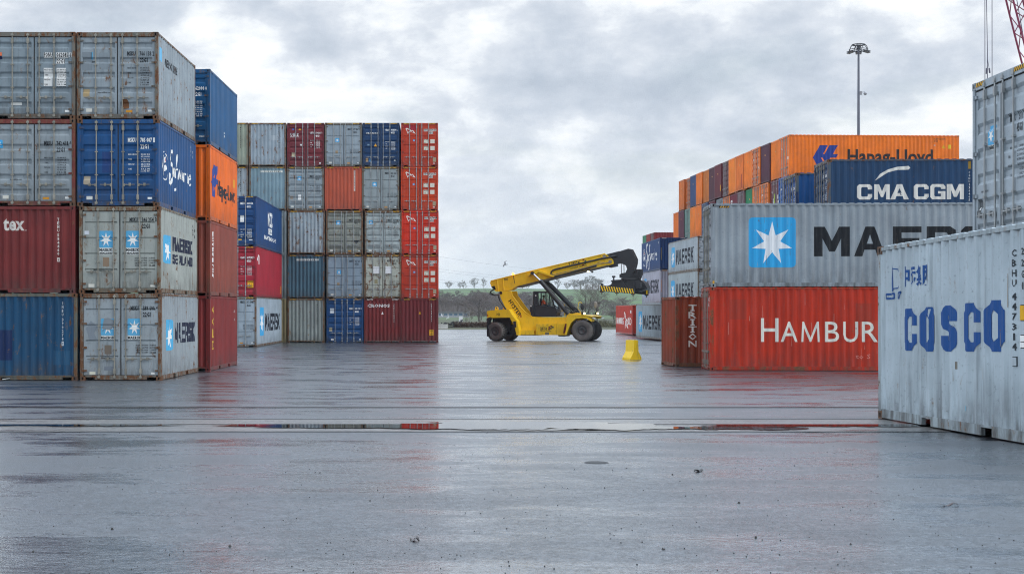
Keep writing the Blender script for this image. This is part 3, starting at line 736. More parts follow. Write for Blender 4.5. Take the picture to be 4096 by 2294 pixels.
E(1, 4, 'light grey rust flecked container with corrugated end', col='#98a3aa', ends=('wall', 'wall'), rust=.55, frust=.95, m=[('v', 'MSKU037822', 1.98, 2.62, .11, .03, .07, BK), ('r', 1.44, 1.75, 1.82, 2.08, '#a9b2b6')])
E(1, 3, 'blue grey container with a white number strip', col='#7d939b', ends=('wall', 'wall'), rust=.38, m=[('r', .72, 2.52, 2.20, 2.64, '#d5d5cc')]+[('t', c, .75+i*.125, 2.535, .81+i*.125, 2.625, BK, .03) for i, c in enumerate('PONU8007413')])
for lv, c in ((2, '#8d9698'), (1, '#7b8688'), (0, '#8a7f62')):
    hidden(f'weathered container showing only a rusty post, second column {["ground", "second", "third"][lv]} level of middle block', (EC[1][1], EY, lv*HC), 90, L40, HC, c, GE)
ues = mk(number('UETU', '504261', '2', '45G1', HC, WH, 2.16), [('t', 'U', .20, 2.02, .34, 2.22, WH, .07), ('t', 'E', .41, 2.02, .53, 2.22, WH, .07), ('t', 'S', .62, 2.02, .76, 2.22, WH, .07), ('t', 'INTERNATIONAL', .20, 1.94, .80, 1.99, WH, .02),
   ('p', [(.84, 1.50), (1.0, 1.50), (.92, 1.34)], WH), ('r', .30, .66, .50, .94, '#b5a98c'), ('p', [(.74, 2.42), (.94, 2.42), (.84, 2.56)], YEL), ('r', .34, 2.42, .46, 2.54, '#4a62a8'), ('r', 2.12, .2, 2.22, .29, WH)], weights(HC, WH, 1.72, False))
E(2, 4, 'maroon container with ribbed doors and white initials', col='#6e2d33', ends=('ribbed', 'wall'), rust=.08, m=ues, frust=.15)
E(2, 3, 'grey ribbed doors container with white notice', col='#8b9498', ends=('ribbed', 'wall'), rust=.34, m=mk(number('MRKU', '642 300', '3', '45G1', HC, BK, 2.2), weights(HC, BK, 1.62, False), STAR(.70, 2.0, .95, 2.26, 'MAERSK'), STICK, [('r', .74, .72, .94, 1.06, WH), ('r', .22, .74, .42, .98, '#8f8478')]))
E(2, 2, 'light grey container with corrugated end bleeding rust', col='#9aa4a9', ends=('wall', 'wall'), rust=.60, frust=1., m=[('v', 'MSKU106442', 1.98, 2.58, .11, .03, .07, BK)])
E(2, 1, 'dark slate blue container with a white number strip', col='#46606e', ends=('wall', 'wall'), rust=.22, frust=.8, m=[('r', .58, 2.50, 2.08, 2.62, '#cfd1cc')]+[('t', c, .61+i*.125, 2.515, .67+i*.125, 2.605, BK, .03) for i, c in enumerate('PONU8209517')])
E(2, 0, 'khaki grey container with plain corrugated end', col='#888f8c', ends=('wall', 'wall'), rust=.36, dirt=.5, frust=.9, m=[('v', 'MRKU216171', 1.95, 2.55, .11, .03, .07, '#3a3f40')])
mm = lambda n, c, v=1.36: mk(number('MSKU', n, c, '45G1', HC, BK, 2.40), weights2(BK, 1.12), STAR(.70, 1.62, .95, 1.88, 'MAERSK'), STICK, [('r', .70, .88, .86, 1.06, '#9b8466'), ('t', 'maerskline.com', .62, .72, 1.0, .76, BK, .02)])
E(3, 4, 'plain grey container with panelled doors and a tiny faded logo', col='#909aa0', rust=.26, m=mm('177 867', '7'))
E(3, 3, 'terracotta container with corrugated end and upright white number', col='#a95440', ends=('wall', 'wall'), rust=.12, frust=.2, m=[('r', 1.92, 1.30, 2.02, 2.66, '#d8cdc2')]+[('v', 'SUDU 670040 1', 1.97, 2.64, .085, .02, .055, '#7a3428')])
E(3, 2, 'grimy brown stained grey container with ribbed doors', col='#84877f', ends=('ribbed', 'wall'), rust=.5, dirt=.6, frust=.95, m=mk(number('MRKU', '634 518', '0', '45G1', HC, BK, 2.2), weights(HC, BK, 1.62, False), STAR(.68, 1.98, .95, 2.24, 'MAERSK'), STICK, [('p', [(1.8, .95), (2.2, .95), (2.0, .68)], '#3d4044')]))
E(3, 1, 'blue grey container with panelled doors and small star logo', col='#8795a0', rust=.22, m=mm('357 236', '4'))
E(3, 0, 'royal blue container with ribbed doors', col='#1b4470', ends=('ribbed', 'wall'), rust=.10, frust=.3, m=mk(number('MSKU', '043 176', '5', '45G1', HC, WH, 2.16), weights(HC, WH, 1.62, False), [('r', .24, 1.92, .50, 2.26, '#c8cfd4'), ('r', .18, .75, .38, 1.0, '#a69b80'), ('r', .30, .16, .48, .25, WH), ('r', 2.15, .18, 2.28, .24, WH)]))
cro = mk(number('CRSU', '914034', '0', '45G1', HC, WH, 2.36), [('t', 'CRONOS', .22, 2.15, 1.02, 2.27, WH, .05), ('p', [(.76, 1.34), (.96, 1.34), (.86, 1.54)], '#e0a12c'), ('r', .22, .34, .38, .58, '#b08f66'), ('r', .42, .34, .56, .54, '#3c7fb4'), ('r', 2.08, .4, 2.18, .46, WH), ('r', .33, 1.4, .46, 1.5, '#7c96a8')], weights(HC, WH, 1.62, False))
E(4, 4, 'navy blue container with ribbed doors and yellow triangle', col='#17375a', ends=('ribbed', 'wall'), rust=.08, m=cro, frust=.25)
E(4, 3, 'grey container with panelled doors and bright star logo', col='#8c9495', rust=.26, m=mk(number('MRKU', '252 646', '0', '45G1', HC, BK, 2.40), weights2(BK, 1.12), STAR(.68, 1.60, .95, 1.88, 'MAERSK'), STICK))
E(4, 2, 'cream grey container with ribbed doors and rust around the handles', col='#9ba3a2', ends=('ribbed', 'wall'), rust=.48, frust=.9, m=mk(number('MRKU', '319 084', '4', '45G1', HC, BK, 2.2), weights(HC, BK, 1.62, False), STAR(.28, 2.02, .52, 2.26, 'MAERSK'), STICK, [('r', .2, .78, .38, .96, '#6e5a46')]))
E(4, 1, 'badly rusted cream container with two washed out logo panels', col='#a9aba0', rust=.68, dirt=.4, frust=1., m=mk(number('MSKU', '645 152', '0', '45G1', HC, BK, 2.42), weights2(BK, 1.12), [('r', .60, 1.66, 1.0, 2.12, '#dedede'), ('t', 'MAERSK', .60, 1.56, 1.0, 1.63, BK, .05), ('r', 1.40, 1.66, 1.80, 2.12, '#dedede'), ('t', 'MAERSK', 1.40, 1.56, 1.80, 1.63, BK, .05), ('r', .68, 1.0, .88, 1.26, '#8d8464')]))
E(4, 0, 'oxblood container with corrugated end and white name across the top', col='#6c2a2a', ends=('wall', 'wall'), rust=.10, frust=.3, hw=True, m=[('t', 'CRONOS', .20, 2.32, 1.68, 2.54, WH, .05), ('v', 'CRSU 911831 0', 1.96, 2.55, .085, .022, .055, WH), ('p', [(1.12, 1.86), (1.28, 1.86), (1.20, 2.04)], WH)])
for lv, (n, c, pre, colr, dsc) in enumerate([None, ('856176', '3', 'SUDU', '#b04030', 'red container with white number patches and a flag emblem on panelled doors'), ('427849', '1', 'HASU', '#bb3328', 'brightest red container with flag emblem and scratched panelled doors'), ('872027', '0', 'SUDU', '#b23c2a', 'orange red container with flag emblem and white data panels'), ('873913', '0', 'SUDU', '#a8392b', 'brick red container with flag emblem and a crimson repair patch')]) if False else []: pass
RED = [('856176', '3', 'SUDU', '#b04030', 'red container with white number patches and a flag emblem'), ('427849', '1', 'HASU', '#c03c2c', 'brightest red container with flag emblem'), ('872027', '0', 'SUDU', '#b6442c', 'orange red container with flag emblem'), ('873913', '0', 'SUDU', '#ac402e', 'brick red container with flag emblem and crimson repair patch')]
for i, (n, c, pre, colr, dsc) in enumerate(RED):
    m_ = hsud(n, c, '45G1', pre)
    if i == 3: m_ += [('r', .14, 2.56, .50, 2.72, '#a01f2e'), ('r', .60, 2.42, 1.0, 2.74, '#a01f2e')]
    E(5, i+1, dsc, col=colr, rust=.06, dirt=.25, frust=.22, m=m_)
E(5, 0, 'dark oxblood container with corrugated end and yellow sticker', col='#66282a', ends=('wall', 'wall'), rust=.08, frust=.3, m=[('v', 'UETU 547176 7', 1.98, 2.58, .085, .022, .055, WH), ('p', [(1.14, 1.88), (1.30, 1.88), (1.22, 2.06)], YEL), ('r', 1.84, .48, 2.12, .84, YEL), ('t', 'CAUTION', 1.87, .74, 2.09, .80, BK, .03), ('t', '9 6', 1.92, .62, 2.02, .70, BK, .03), ('t', 'HIGH', 1.88, .52, 2.05, .58, BK, .03)])

# -- long far row on the right, ends towards the yard
GF = 'containers in the long receding row at the right'
th = 2.5; step = Vector((-.0437, 1.0))*2.505
OR, MA, OR2 = '#e07818', '#5f2a35', '#c87038'
L5 = [('D', OR), ('W', '#e27f2a'), ('W', '#4f2b3a'), ('D', '#df7a2c'), ('W', '#e27e2e'), ('W', '#da7620'), ('W', '#e2822e'), ('D', '#57222a'), ('W', '#642a33'), ('W', '#4d2934'), ('W', '#bd7038'), ('W', '#de7a2c'), ('W', '#31456b'), ('D', '#c4692e'), ('W', '#c9703c')]
L4 = [('D', '#2f5c96'), ('D', '#64262d'), ('D', '#dc7930'), ('D', '#da772e'), ('W', '#2f7d55'), ('D', '#6b4a4e'), ('W', '#6a2230'), ('D', '#d8742e'), ('D', '#8e979c'), ('W', '#5f2a35'), ('D', '#24406a'), ('W', '#dd7a34'), ('W', '#dd7c36'), ('D', '#5d8578'), ('W', '#59293a'), ('W', '#da7430')]
cn = {OR: 'deep orange'}
names = {'#e07818': 'vivid orange', '#e27f2a': 'bright orange', '#4f2b3a': 'plum', '#df7a2c': 'light orange', '#e27e2e': 'clean orange', '#da7620': 'red patched orange', '#e2822e': 'pale orange', '#57222a': 'wine red', '#642a33': 'maroon',
         '#4d2934': 'dark plum', '#bd7038': 'dull ochre orange', '#de7a2c': 'orange', '#31456b': 'navy blue', '#c4692e': 'brownish orange', '#c9703c': 'faded orange', '#2f5c96': 'blue', '#64262d': 'dark maroon', '#dc7930': 'strong orange',
         '#da772e': 'orange', '#2f7d55': 'green', '#6b4a4e': 'brown grey', '#6a2230': 'burgundy', '#d8742e': 'orange', '#8e979c': 'grey', '#5f2a35': 'maroon', '#24406a': 'dark navy', '#dd7a34': 'orange', '#dd7c36': 'orange', '#5d8578': 'pale green', '#59293a': 'purple maroon', '#da7430': 'orange'}
ordn = ['first', 'second', 'third', 'fourth', 'fifth', 'sixth', 'seventh', 'eighth', 'ninth', 'tenth', 'eleventh', 'twelfth', 'thirteenth', 'fourteenth', 'fifteenth', 'sixteenth']
for lv, row in ((4, L5), (3, L4)):
    for k, (t, c) in enumerate(row):
        o = Vector((24.44, 104.0))+step*k
        j = random.uniform(-.10, .10)
        ms = {}
        if lv == 4 and k == 0:
            ms = {'side0': hlogo(1.70, .62, 1.0)+[('t', 'Hapag-Lloyd', 4.19, .86, 10.31, 1.93, '#2a2628', .045), ('p', [(10.93, 1.99), (11.21, 1.99), (11.07, 2.24)], YEL), ('r', 11.40, 1.96, 11.60, 2.24, '#dcc02c'), ('t', 'HLBU 221557 0', 10.37, 2.59, 11.27, 2.68, '#3a2a22', .03), ('t', '45G1', 10.37, 2.44, 10.64, 2.53, '#3a2a22', .03), ('r', 10.36, 2.14, 10.48, 2.24, '#c8a090')]}
            ms['side0'][1] = ('t', 'Hapag-Lloyd', 4.19, .60, 10.31, 1.90, '#2a2628', .045)
        if c == '#da7620': ms = {'end0': [('p', [(1.75, .25), (2.02, .25), (2.0, 1.3), (1.8, 1.35)], '#a8432c')]}
        if c == '#6a2230': ms = {'end0': [('t', 'cs', .3, 2.1, .8, 2.45, WH, .04)]}
        if c == '#64262d': ms = {'end0': [('r', .7, 1.0, .82, 1.6, WH), ('p', [(1.0, .9), (1.2, 1.1), (1.2, 1.8), (1.05, 2.0), (.95, 1.5)], '#a9c83c'), ('t', 'HLXU', 1.55, 2.2, 1.8, 2.32, WH, .03), ('r', 1.9, 1.5, 2.1, 1.8, WH)]}
        if c == '#642a33': ms = {'end0': [('r', 2.0, .6, 2.2, 1.1, YEL)]}
        if t == 'D' and k < 4: ms.setdefault('end0', []); ms['end0'] += [('r', .35, 2.0, .6, 2.15, WH), ('r', 1.1, 1.6, 1.25, 1.75, '#e5c04a'), ('r', 1.95, 1.2, 2.2, 1.4, '#e9dcc8')]
        if t == 'W': ms.setdefault('end0', []); ms['end0'] += [('r', 1.1, 2.05, 1.2, 2.15, '#d8a05a')]
        container(f'{names[c]} container {"doors" if t == "D" else "end"}, {ordn[k]} from near end, {"top" if lv == 4 else "next to top"} level of far row',
                  (o.x+j, o.y, lv*HC), th+random.uniform(-.15, .15), L40, HC, c, (('panel' if (k+lv) % 2 == 0 else 'ribbed') if t == 'D' else 'wall', 'wall'), .08, .22, ms, GF, 2, frust=.2)
HG = 'hidden containers under the far row'
hc_ = ['#c0682c', '#5f2a35', '#7e8588', '#2f5480']
for lv in (0, 1, 2):
    for k in range(16):
        o = Vector((24.44, 104.0))+step*k
        hidden('plain container low in the long far row, hidden behind nearer stacks', (o.x+random.uniform(-.08, .08), o.y, lv*HC), th, L40, HC, hc_[(k*3+lv) % 4], HG)
# -- small far stack beyond the row
q = 155.5
for i, (c, nm, X, t) in enumerate((('#742c2e', 'maroon container end and long side', 22.4, 'ribbed'), ('#8a2f2c', 'red brown container end', 22.33, 'wall'), ('#3f7a5c', 'green container end', 22.26, 'wall'))):
    pos = (X, q+i*2.52, 3*S)
    container(f'{nm} peeking above the dark blue stack, {ordn[i]} of three', pos, 1.6, L20, S, c, (t, 'wall'), .1, .3, {'end0': [('p', [(1.9, .3), (2.1, .3), (2.0, .6)], WH)]} if i == 2 else {}, 'three containers topping the most distant stack', 2, frust=.2)
    for lv in (0, 1, 2): hidden('plain container low in the most distant stack, hidden behind nearer stacks', (X, q+i*2.52, lv*S), 1.6, L20, S, '#6c4a44', 'hidden containers of the most distant stack')
# -- middle right stacks
def leftface(label, xf, yf, xn, yn, L, H, z, col, marks, group, ends=('wall', 'wall'), **k):
    rot = -90+math.degrees(math.atan2(xn-xf, yf-yn))
    return container(label, (xf, yf, z), rot, L, H, col, ends, marks=marks, group=group, lod=1, seen=('end1', 'side0'), **k)
G3 = 'forty foot containers with long sides facing the reach stacker'
MB_ = lambda a, b, c, d, e, f_, g_, h_: [('star', a, b, c, d, '#4aa6d4', WH, .2), ('b', 'MAERSK', e, f_, g_, h_, '#1f2430')]
leftface('dark blue container with white ship emblem and script, topmost behind the reach stacker claw', 19.68, 145.2, 19.68, 133.0, L40, HC, 2*HC, '#1e3d6a',
  {'side0': safmarine(1.75, 1.0, .62)+[('t', 'K', 11.2, 2.4, 11.35, 2.6, WH, .03)], 'end1': [('v', 'MSKU843200', 2.2, 2.5, .1, .03, .06, WH), ('r', .06, .9, .13, 2.0, '#c9b23a')]}, G3, rust=.08, dirt=.25, hc_mark=True, frust=.25, hw=True)
leftface('grey container with blue star panel and bold black name, just below the dark blue one', 19.72, 145.2, 19.72, 133.0, L40, HC, HC, '#a3a6b0',
  {'side0': MB_(1.6, .62, 3.15, 2.30, 3.7, .85, 11.2, 2.08), 'end1': [('r', .06, .9, .13, 2.0, '#d98a2a')]}, G3, rust=.04, dirt=.2, hc_mark=True, frust=.2)
hidden('plain grey container at the foot of the stack behind the reach stacker claw', (19.72, 145.2, 0), -90, L40, HC, '#8f969a', 'hidden containers of the middle right')
leftface('pale grey container with blue star panel, topmost left of the long grey one', 19.08, 124.2, 19.45, 112.0, L40, S, 2*S, '#a4adb1',
  {'side0': MB_(1.30, .50, 2.80, 2.14, 3.3, .66, 10.55, 1.86)+[('v', '22', 11.2, 2.2, .1, .05, .06, BK)]}, G3, ends=('wall', 'ribbed'), rust=.28, dirt=.25, frust=.7)
leftface('pale grey container with blue star panel, second from top left of the tall grey pair', 19.08, 124.2, 19.45, 112.0, L40, S, S, '#a2aaab',
  {'side0': MB_(1.15, .42, 2.75, 2.0, 3.26, .58, 10.55, 1.70)+[('v', '22', 11.2, 2.2, .1, .05, .06, BK)]}, G3, ends=('wall', 'ribbed'), rust=.30, dirt=.3, frust=.75)
hidden('plain grey container at the foot of the stack left of the tall grey pair', (19.08, 124.2, 0), -88.3, L40, S, '#9aa2a4', 'hidden containers of the middle right')
leftface('light grey container with blue star panel, on the ground beside small red one', 15.50, 117.7, 15.90, 105.5, L40, S, 0, '#9eaab0',
  {'side0': MB_(1.25, .46, 2.90, 2.06, 3.4, .70, 10.8, 1.76)}, G3, rust=.22, dirt=.25, frust=.6)
fl = [('t', 'HAMBURG', .6, .88, 6.0, 1.48, '#e8dcd4', .03), ('t', 'SÜD', 8.8, .85, 11.4, 1.62, '#e8dcd4', .03),
      ('p', [(6.4, 2.05), (7.0, 1.95), (7.8, 1.3), (8.4, 1.45), (9.2, .5), (8.3, .62), (7.6, .95), (6.9, .35), (7.0, 1.2)], '#efe6de'), ('p', [(6.9, 1.75), (7.5, 1.3), (7.2, 1.1), (7.1, .8)], '#a8302a', 2), ('p', [(8.0, 1.2), (8.35, 1.25), (8.8, .7), (8.2, .85)], '#a8302a', 2), ('r', 10.7, 1.9, 11.3, 2.15, WH)]
leftface('small looking red container with a white flag emblem, farthest left of the right hand group', 16.70, 141.4, 16.71, 129.2, L40, S, 0, '#b23a2c', {'side0': fl, 'end1': [('r', 1.9, 1.8, 2.2, 2.2, '#c9706a')]}, G3, ends=('wall', 'panel'), rust=.05, dirt=.2, frust=.15)
# -- right front
G4 = 'containers at the right front'
Wd = 1.0
HB = [('H', 1.76, 2.36, 1.0, 1.82), ('A', 2.44, 3.02, 1.0, 1.70), ('M', 3.14, 3.77, 1.0, 1.70), ('B', 3.95, 4.44, 1.0, 1.70), ('U', 4.57, 5.08, .99, 1.70), ('R', 5.21, 5.75, 1.0, 1.70), ('G', 5.86, 6.45, 1.0, 1.70), ('S', 6.95, 7.45, 1.0, 1.82), ('Ü', 7.55, 8.1, 1.0, 1.86), ('D', 8.2, 8.8, 1.0, 1.70)]
container('long red container with huge white lettering on its side, bottom of the right front pair', (9.32, 51.3, 0), -3.2, L40, HC, '#ab3824', ('panel', 'wall'), .12, .3,
  {'side0': [(('b', 'm', a, v0, b, v1, '#dcd8cc') if c == 'M' else ('t', c, a, v0, b, v1, '#dcd8cc', .004)) for c, a, b, v0, v1 in HB]+scrapes(5, L40, HC, 46, ('#d8a090', '#8a4a3a', '#c8c0b4'))+patches(11, L40, HC, 7, ('#a43a28', '#a03422', '#b4402c'))+[('t', 'to S', 5.0, .42, 5.5, .58, '#cf8a80', 0.)], 'end0': number('HASU', '412233', '8', '45G1', HC, WH, 2.4)}, G4, 0, frust=.65)
ML = [('M', 3.54, 4.76), ('A', 4.91, 5.98), ('E', 6.22, 7.20), ('R', 7.37, 8.36), ('S', 8.54, 9.56), ('K', 9.75, 10.9)]
container('long grey container with large blue star square, on top of the long red one', (9.36, 51.3, HC), -3.2, L40, HC, '#8d9499', ('ribbed', 'wall'), .06, .22,
  {'side0': [('star', 1.30, .68, 2.91, 2.41, '#2f9fd6', '#dfe2e4', .14)]+[('b', c, a, 1.06, b+.13*(b-a)*0, 2.08, '#15181d') for c, a, b in ML]+[('r', .28, HC-.15, .64, HC-.09, '#1b1a18')]+[('p', [(.30+i*.085, HC-.15), (.34+i*.085, HC-.15), (.385+i*.085, HC-.09), (.345+i*.085, HC-.09)], YEL) for i in range(4)]+[('r', .06, .12, .12, .22, YEL)]+scrapes(9, L40, HC, 24, ('#6a6f72', '#a8acae')),
   'end0': number('MRKU', '511 200', '1', '45G1', HC, BK, 2.3)+weights(HC, BK, 1.7)}, G4, 0, frust=.1)
container('rusty brown container with upright white slab lettering, left of the long red one', (8.66, 54.6, 0), 4.0, L20, S, '#88402c', ('wall', 'ribbed'), .42, .45,
  {'side0': [('v', c, .64, 2.30-i*.265, .235, .03, .31 if c != 'I' else .2, '#d8d4ca') for i, c in enumerate('TRITON')]+[('r', .56, 2.30-i*.265-.235, .72, 2.30-i*.265-.20, '#d8d4ca') for i in (0, 2, 3)]+[('r', .55, 2.265-2*.265, .73, 2.30-2*.265, '#d8d4ca')]}, G4, 0, frust=.85)
cmx, cmy, r1 = 15.24, 58.3, -1.9
k = 1.05
sw = [(1.77,1.78),(1.95,2.03),(2.25,2.2),(2.6,2.3),(3.01,2.33),(3.08,2.26),(3.01,2.19),(2.6,2.18),(2.25,2.09),(2.0,1.93)]
CM = [('C', 1.12, 1.80), ('M', 1.88, 2.60), ('A', 2.62, 3.36), ('C', 3.62, 4.26), ('G', 4.36, 5.0), ('M', 5.08, 5.32)]
CM = [('C', 1.10, 1.66), ('M', 1.74, 2.32), ('A', 2.34, 3.02), ('C', 3.21, 3.76), ('G', 3.82, 4.38), ('M', 4.44, 5.07)]
dz = (2.08-.78)
container('navy container with white swoosh and bold white letters, rising behind the long grey one', (cmx, cmy, S+HC-.03), r1, L20, S, '#1d3b5a', ('ribbed', 'wall'), .20, .4,
  {'side0': [('p', [(a*k, (b-2.591)*k+2.591) for a, b in sw], '#d8d6ce')]+[('b', c, a*k, 1.00, b*k, 1.60, '#d8d6ce') for c, a, b in CM]+[('v', 'CGHU136405', 5.54, 2.10, .085, .035, .055, '#cfd4d6'), ('r', 5.5, 2.2, 5.6, 2.5, '#9a7a2c')], 'end0': number('CGHU', '136405', '1', '22G1', S, WH, 1.9)+weights(S, WH, 1.5)}, G4, 0, frust=.75, frame='#4a5560')
hidden('plain blue container under the navy one, hidden behind the long grey one', (cmx, cmy, 0), r1, L20, HC, '#2a4a70', 'hidden containers of the right front')
hidden('plain blue container under the navy one, hidden behind the long grey one', (cmx, cmy, HC-.02), r1, L20, S, '#2a4a70', 'hidden containers of the right front')
container('bright blue container with ribbed doors and grimy corner post, left of the navy lettered one', (14.77, 61.6, 2*S+.05), -1.5, L20, S, '#184c80', ('ribbed', 'wall'), .18, .35,
  {'side0': [('r', .50, 1.12, .66, 1.22, '#b9b6a8'), ('r', .02, 1.25, .12, 1.8, '#22355a')], 'end0': number('MSKU', '271 440', '6', '22G1', S, WH, 1.9)+weights(S, WH, 1.5)}, G4, 0, frust=.7, frame='#505a60')
for lv in (0, 1): hidden('plain blue container under the bright blue one, hidden behind the long grey one', (14.77, 61.6, lv*S+.02), -1.5, L20, S, '#3a4a5c', 'hidden containers of the right front')
# -- COSCO box close by at the right, nose slightly up where the yard rises
BL = '#154884'
def oct_(u0, v0, u1, v1, cx=.30, cy=.14):
    w_, h_ = u1-u0, v1-v0
    return [(u0+cx*w_, v0), (u1-cx*w_, v0), (u1, v0+cy*h_*1.3), (u1, v1-cy*h_*1.3), (u1-cx*w_, v1), (u0+cx*w_, v1), (u0, v1-cy*h_*1.3), (u0, v0+cy*h_*1.3)]
def heavyC(u0, v0, u1, v1):
    w_, h_ = u1-u0, v1-v0; P = lambda a, b: (u0+a*w_, v0+b*h_)
    return [('p', [P(1, .60), P(1, .82), P(.72, 1), P(.28, 1), P(0, .80), P(0, .20), P(.28, 0), P(.72, 0), P(1, .18), P(1, .40), P(.64, .40), P(.64, .27), P(.56, .19), P(.46, .19), P(.40, .27), P(.40, .73), P(.46, .81), P(.56, .81), P(.64, .73), P(.64, .60)], BL)]
def heavyO(u0, v0, u1, v1):
    w_, h_ = u1-u0, v1-v0; P = lambda a, b: (u0+a*w_, v0+b*h_)
    l = [P(.5, 1), P(.28, 1), P(0, .80), P(0, .20), P(.28, 0), P(.5, 0), P(.5, .19), P(.40, .27), P(.40, .73), P(.5, .81)]
    r = [P(.5, 0), P(.72, 0), P(1, .20), P(1, .80), P(.72, 1), P(.5, 1), P(.5, .81), P(.60, .73), P(.60, .27), P(.5, .19)]
    return [('p', l, BL), ('p', r, BL)]
def heavyS(u0, v0, u1, v1):
    w_, h_ = u1-u0, v1-v0; P = lambda a, b: (u0+a*w_, v0+b*h_)
    return [('p', [P(1, .66), P(1, .84), P(.74, 1), P(.26, 1), P(0, .82), P(0, .62), P(.16, .50), P(.58, .36), P(.62, .30), P(.62, .24), P(.52, .18), P(.44, .20), P(.38, .26), P(.38, .34), P(0, .34), P(0, .16), P(.26, 0), P(.74, 0), P(1, .18), P(1, .40), P(.84, .54), P(.42, .67), P(.38, .72), P(.38, .78), P(.48, .83), P(.56, .82), P(.62, .76), P(.62, .66)], BL)]
cosco = mk(heavyC(1.07, 1.04, 1.59, 1.64), heavyO(1.77, 1.04, 2.33, 1.65), heavyS(2.56, 1.05, 3.05, 1.66), heavyC(3.28, 1.06, 3.82, 1.68), heavyO(4.0, 1.07, 4.61, 1.70),
  [('t', '中远集团', 1.10, 1.95, 2.07, 2.25, BL, .03)],
  [('p', [(.62, 1.90), (.70, 1.90), (.66, 2.31)], BL), ('poly', [(.66, 2.24), (.80, 2.22), (.88, 2.12), (.88, 2.02), (.80, 1.95), (.70, 1.94)], .016, BL), ('poly', [(.60, 2.15), (.57, 2.06), (.60, 1.98)], .014, BL),
   ('poly', [(.52, 1.865), (.38, 1.865), (.40, 1.80), (.52, 1.80)], .03, BL), ('poly', [(.60, 1.87), (.72, 1.87), (.72, 1.80), (.60, 1.80), (.60, 1.87)], .028, BL), ('poly', [(.80, 1.87), (1.0, 1.885), (.94, 1.80), (.80, 1.80), (.80, 1.87)], .028, BL)],
  [('v', 'CBHU 447314', 4.88, 2.29, .085, .034, .07, '#2a3036'), ('r', 4.84, .90, 4.92, 1.02, '#2a3036'), ('r1', 4.85, .91, 4.91, 1.01, '#a3adb2'), ('t', '8', 4.86, .92, 4.90, 1.0, '#2a3036', .03), ('v', '22G1', 5.14, 2.30, .085, .05, .06, '#2a3036')],
  [('r', 5.06, 1.44, 5.34, 1.63, '#1d1f22'), ('r1', 5.07, 1.45, 5.33, 1.62, YEL), ('t', '2,6M', 5.09, 1.55, 5.22, 1.61, BK, .05), ('t', '8.6 FT', 5.09, 1.46, 5.24, 1.52, BK, .05), ('r', 5.06, 1.12, 5.40, 1.28, '#1d1f22'), ('r1', 5.07, 1.20, 5.39, 1.27, WH), ('r1', 5.07, 1.13, 5.39, 1.19, WH)],
  [('r', 2.98, .82, 3.08, .92, '#6f6a60'), ('p', [(3.34, .28), (3.42, .30), (3.42, .36), (3.36, .36)], '#4fb4d4')])
container('pale blue grey container with heavy blue letters, closest to the camera at right', (6.62, 22.4, .435), -88.0, L20, S, '#a6b0b5', ('wall', 'ribbed'), .22, .5, {'side0': cosco+scrapes(2, L20, S, 12, ('#8c8a84', '#8a7a68'))}, G4, 0,
          tilt=R(-.72), seen=('end0', 'end1', 'side0'), frust=.42, frame='#969fa2')
# grey tall box behind it
container('tall grey container with galvanised door bars and hazard marks, towering at the right edge', (9.03, 22.7, S+.42), 0, L40, HC, '#98a0a5', ('ribbed', 'wall'), .02, .15,
  {'end0': mk(number('MRSU', '511 239', '2', '45G1', HC, '#33383c', 2.05), weights(HC, '#3a3f42', 1.62), STAR(.66, 1.78, .93, 2.10, 'MAERSK', '#4aa0cc', '#2a2f33'), [('t', 'maerskline.com', .36, 1.02, .68, 1.07, '#33383c', .02), ('r', .16, .62, .34, .92, '#54585a'), ('r1', .26, .74, .31, .78, WH), ('r', 1.5, .2, 1.75, .27, '#d98f2a')])}, G4, 0, hc_mark=True, frust=.02, bar=STEEL)
hidden('plain grey container under the towering grey one, hidden behind the pale blue grey box', (9.06, 22.7, .42), 0, L40, S, '#7a8084', 'hidden containers of the right front')
